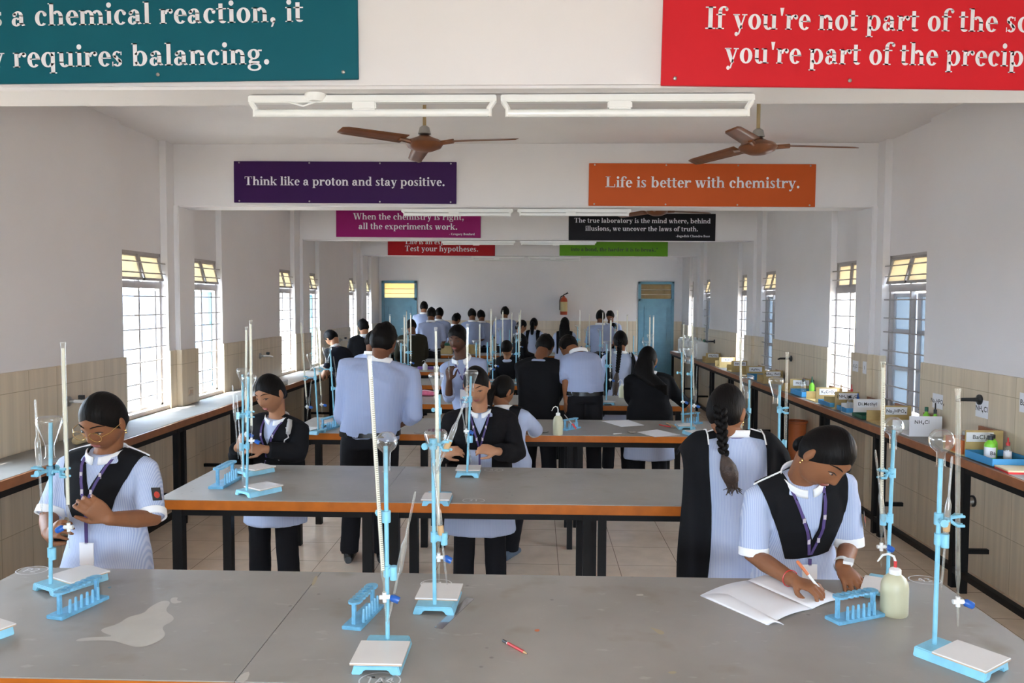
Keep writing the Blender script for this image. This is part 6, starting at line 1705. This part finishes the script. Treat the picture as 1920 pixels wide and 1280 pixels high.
# book lying on the counter
p = atz(1905, 884, T); o = empty('notebook', (2.84, p.y, T), R(-6), 'cream covered book with red page edge on the wall counter', 'book')
MB().bx(-.12, .12, -.085, .085, 0, .012).build('pages', M['red'], o); MB().bx(-.122, .122, -.087, .087, .012, .016).build('cover', mat('cream_cover', (.72, .58, .36), .5), o, bevel=.001); MB().bx(-.122, .122, -.087, .087, .0165, .020).build('cover', mat('cream_cover_two', (.76, .62, .40), .5), o, bevel=.001)
# jerrycans at the far end of the counter
for k in range(5):
    y = 13.75 + k * .36
    o = empty('jerrycan', (2.845, y, T), 0, '%s white plastic jerrycan at the far end of the wall counter' % ['nearest', 'second nearest', 'middle', 'second farthest', 'farthest'][k], 'jerrycan', 'white jerrycans in a row')
    MB().bx(-.11, .11, -.14, .14, 0, .30).build('can_body', M['whiteplastic'], o, bevel=.03)
    MB().tube([(-.02, -.09, .295), (-.02, -.07, .345), (-.02, .05, .345), (-.02, .07, .295)], .014, 8).build('handle', M['whiteplastic'], o, smooth=True); MB().lathe([(.025, .29), (.025, .335), (0, .338)], (0.05, -.09, 0), n=12).build('screw_cap', M['traygreen'], o, smooth=True)
# orange bin under the right counter
o = empty('bin', (2.88, 8.75, 0), 0, 'terracotta orange plastic bin under the wall counter', 'bin')
MB().lathe([(.0, 0), (.085, 0), (.11, .52), (.122, .53), (.122, .55), (.10, .55), (.078, .02), (0, .02)], n=24).build('bin_body', M['orangeplastic'], o, smooth=True)
# papers pasted on the right dado
for px, py, t, sz, lab in ((1758, 752, 'Na_2HPO_4', (.15, .11), 'small paper sticker Na2HPO4 pasted on the tiles'), (1841, 766, 'NH_4Cl', (.15, .12), 'small paper sticker NH4Cl pasted below the black gas tap'), (1925, 756, 'BaCl_2', (.14, .12), 'small paper sticker Ba pasted at the picture edge'), (1604, 686, 'K_2Cl', (.13, .10), 'small paper sticker pasted on the column tiles'), (1621, 689, 'I', (.08, .11), 'narrow paper sticker pasted on the column tiles')):
    X = XR - .0195; p = atx(px, py, X)
    if 1600 < px < 1625: p = atx(px, py, XR - .0645)
    o = MB().box((0, 0, 0), (sz[0], .001, sz[1])).build('paper_sticker', M['paper']); o.location = p; o.rotation_euler = (0, 0, R(-90))
    tag(o, lab, 'sticker', 'paper stickers on the tiled wall')
    text_mesh(t, sz[1] * .42, M['ink'], o, (0, -.0012, 0), ROTF)
# gas taps
def gas_tap(p, s, label, pale):
    o = empty('gas_tap', p, 0, label, 'gas tap', 'gas taps on the side walls')
    MB().lathe([(.0, 0), (.035, 0), (.035, .012), (.015, .02), (.013, .05)], (0, 0, 0), (s, 0, 0), 18).build('flange', M['blackplastic'] if not pale else M['steel'], o, smooth=True)
    MB().tube([(s * .01, 0, 0), (s * .13, 0, 0), (s * .16, 0, -.01)], [.014, .012, .008], 10).build('nozzle_pipe', M['whiteplastic'] if pale else M['blackplastic'], o, smooth=True)
    if pale: MB().box((s * .10, 0, .03), (.035, .03, .03)).tube([(s * .10, 0, .0), (s * .10, 0, .03)], .006, 8).build('tap_handle', M['blackplastic'], o, bevel=.004)
for px, py, s, lab, pale in ((127, 752, 1, 'pale gas tap with black handle beside the girl with glasses', True), (487, 667, 1, 'pale gas tap with black handle between the second and third windows', True), (637, 637, 1, 'pale gas tap behind the boy leaning in black', True),
                             (1838, 749, -1, 'black gas tap above the NH4Cl sticker', False), (1484, 672, -1, 'black gas tap above the Hcl Dil box', False), (1340, 640, -1, 'black gas tap near the far jerrycans', False)):
    X = XL + .018 if s > 0 else XR - .018
    gas_tap(atx(px, py, X), s, lab, pale)
# drain stubs under the right counter, a switch plate and the fire extinguisher
for px, py, lab in ((1825, 939, 'grey drain elbow low on the tiled wall, nearest'), (1336, 724, 'grey drain elbow low on the tiled wall, farther')):
    p = atx(px, py, XR - .018); o = empty('drain_pipe', p, 0, lab, 'drain', 'drain stubs below the wall counter')
    MB().tube([(0, 0, 0), (-.03, 0, 0), (-.04, 0, -.01), (-.04, 0, -.03)], .028, 12).build('elbow', M['steel'], o, smooth=True); MB().lathe([(.04, 0), (.04, .008), (.02, .01)], (0, 0, 0), (-1, 0, 0), 16).build('collar', M['blackplastic'], o, smooth=True)
p = atx(357, 734, XL + .063); o = empty('switch_plate', p, 0, 'beige socket plate on the tiled column', 'socket')
MB().box((0.004, 0, 0), (.008, .10, .075)).build('plate', mat('socket_beige', (.55, .44, .32), .4), o, bevel=.002)
for q in (-.025, .025): MB().box((.010, q, 0), (.004, .028, .035)).build('rocker', M['tile_edge'], o, bevel=.001)
p = at(1057, 590, YB - .09); o = empty('fire_extinguisher', p, 0, 'red fire extinguisher hung on the far wall between the doors', 'fire extinguisher')
M['extred'] = mat('extinguisher_red', (.42, .06, .02), .3)
MB().lathe([(0, 0), (.07, 0), (.075, .01), (.075, .30), (.06, .345), (.025, .37), (.022, .39)], (0, 0, 0), n=24).build('cylinder', M['extred'], o, smooth=True)
MB().lathe([(.0762, .07), (.0762, .27)], n=24, closed=False).build('label_band', M['paleyellow'], o, smooth=True)
MB().tube([(0, 0, .38), (0, 0, .42), (.04, -.01, .43), (.09, -.01, .45)], .010, 8).tube([(0, 0, .41), (.08, 0, .47)], .007, 6).build('valve', M['blackplastic'], o, smooth=True)
MB().tube([(-.01, -.01, .40), (-.06, -.02, .38), (-.085, -.01, .30), (-.086, 0, .10)], .009, 8).build('hose', M['blackplastic'], o, smooth=True)
# cloth pouch and folded yellow cloth on the sunlit counter
p = atz(140, 828, T); o = empty('cloth_roll', (-3.05, p.y, T), R(80), 'beige cloth roll on the sunlit counter behind the girl with glasses', 'cloth roll')
MB().tube([(-.14, 0, .035), (-.05, .01, .04), (.06, 0, .036), (.15, -.01, .03)], [.03, .036, .034, .024], 12, dome=True).build('roll', mat('beige_cloth', (.48, .36, .20), .9, var=.2, vscale=20), o, smooth=True)
MB().tube([(.0, .0, .075), (.12, 0, .06)], [.022, .018], 10, dome=True).build('yellow_cloth', mat('yellow_cloth', (.45, .26, .03), .8), o, smooth=True)
p = atz(538, 722, T); o = empty('flat_box', (-3.0, p.y, T), 0, 'pale flat box on the sunlit counter near the third window', 'box'); MB().bx(-.09, .09, -.14, .14, 0, .045).build('box_body', M['whiteplastic'], o, bevel=.004); MB().bx(-.092, .092, -.142, .142, .035, .05).build('lid', M['paper'], o, bevel=.003)
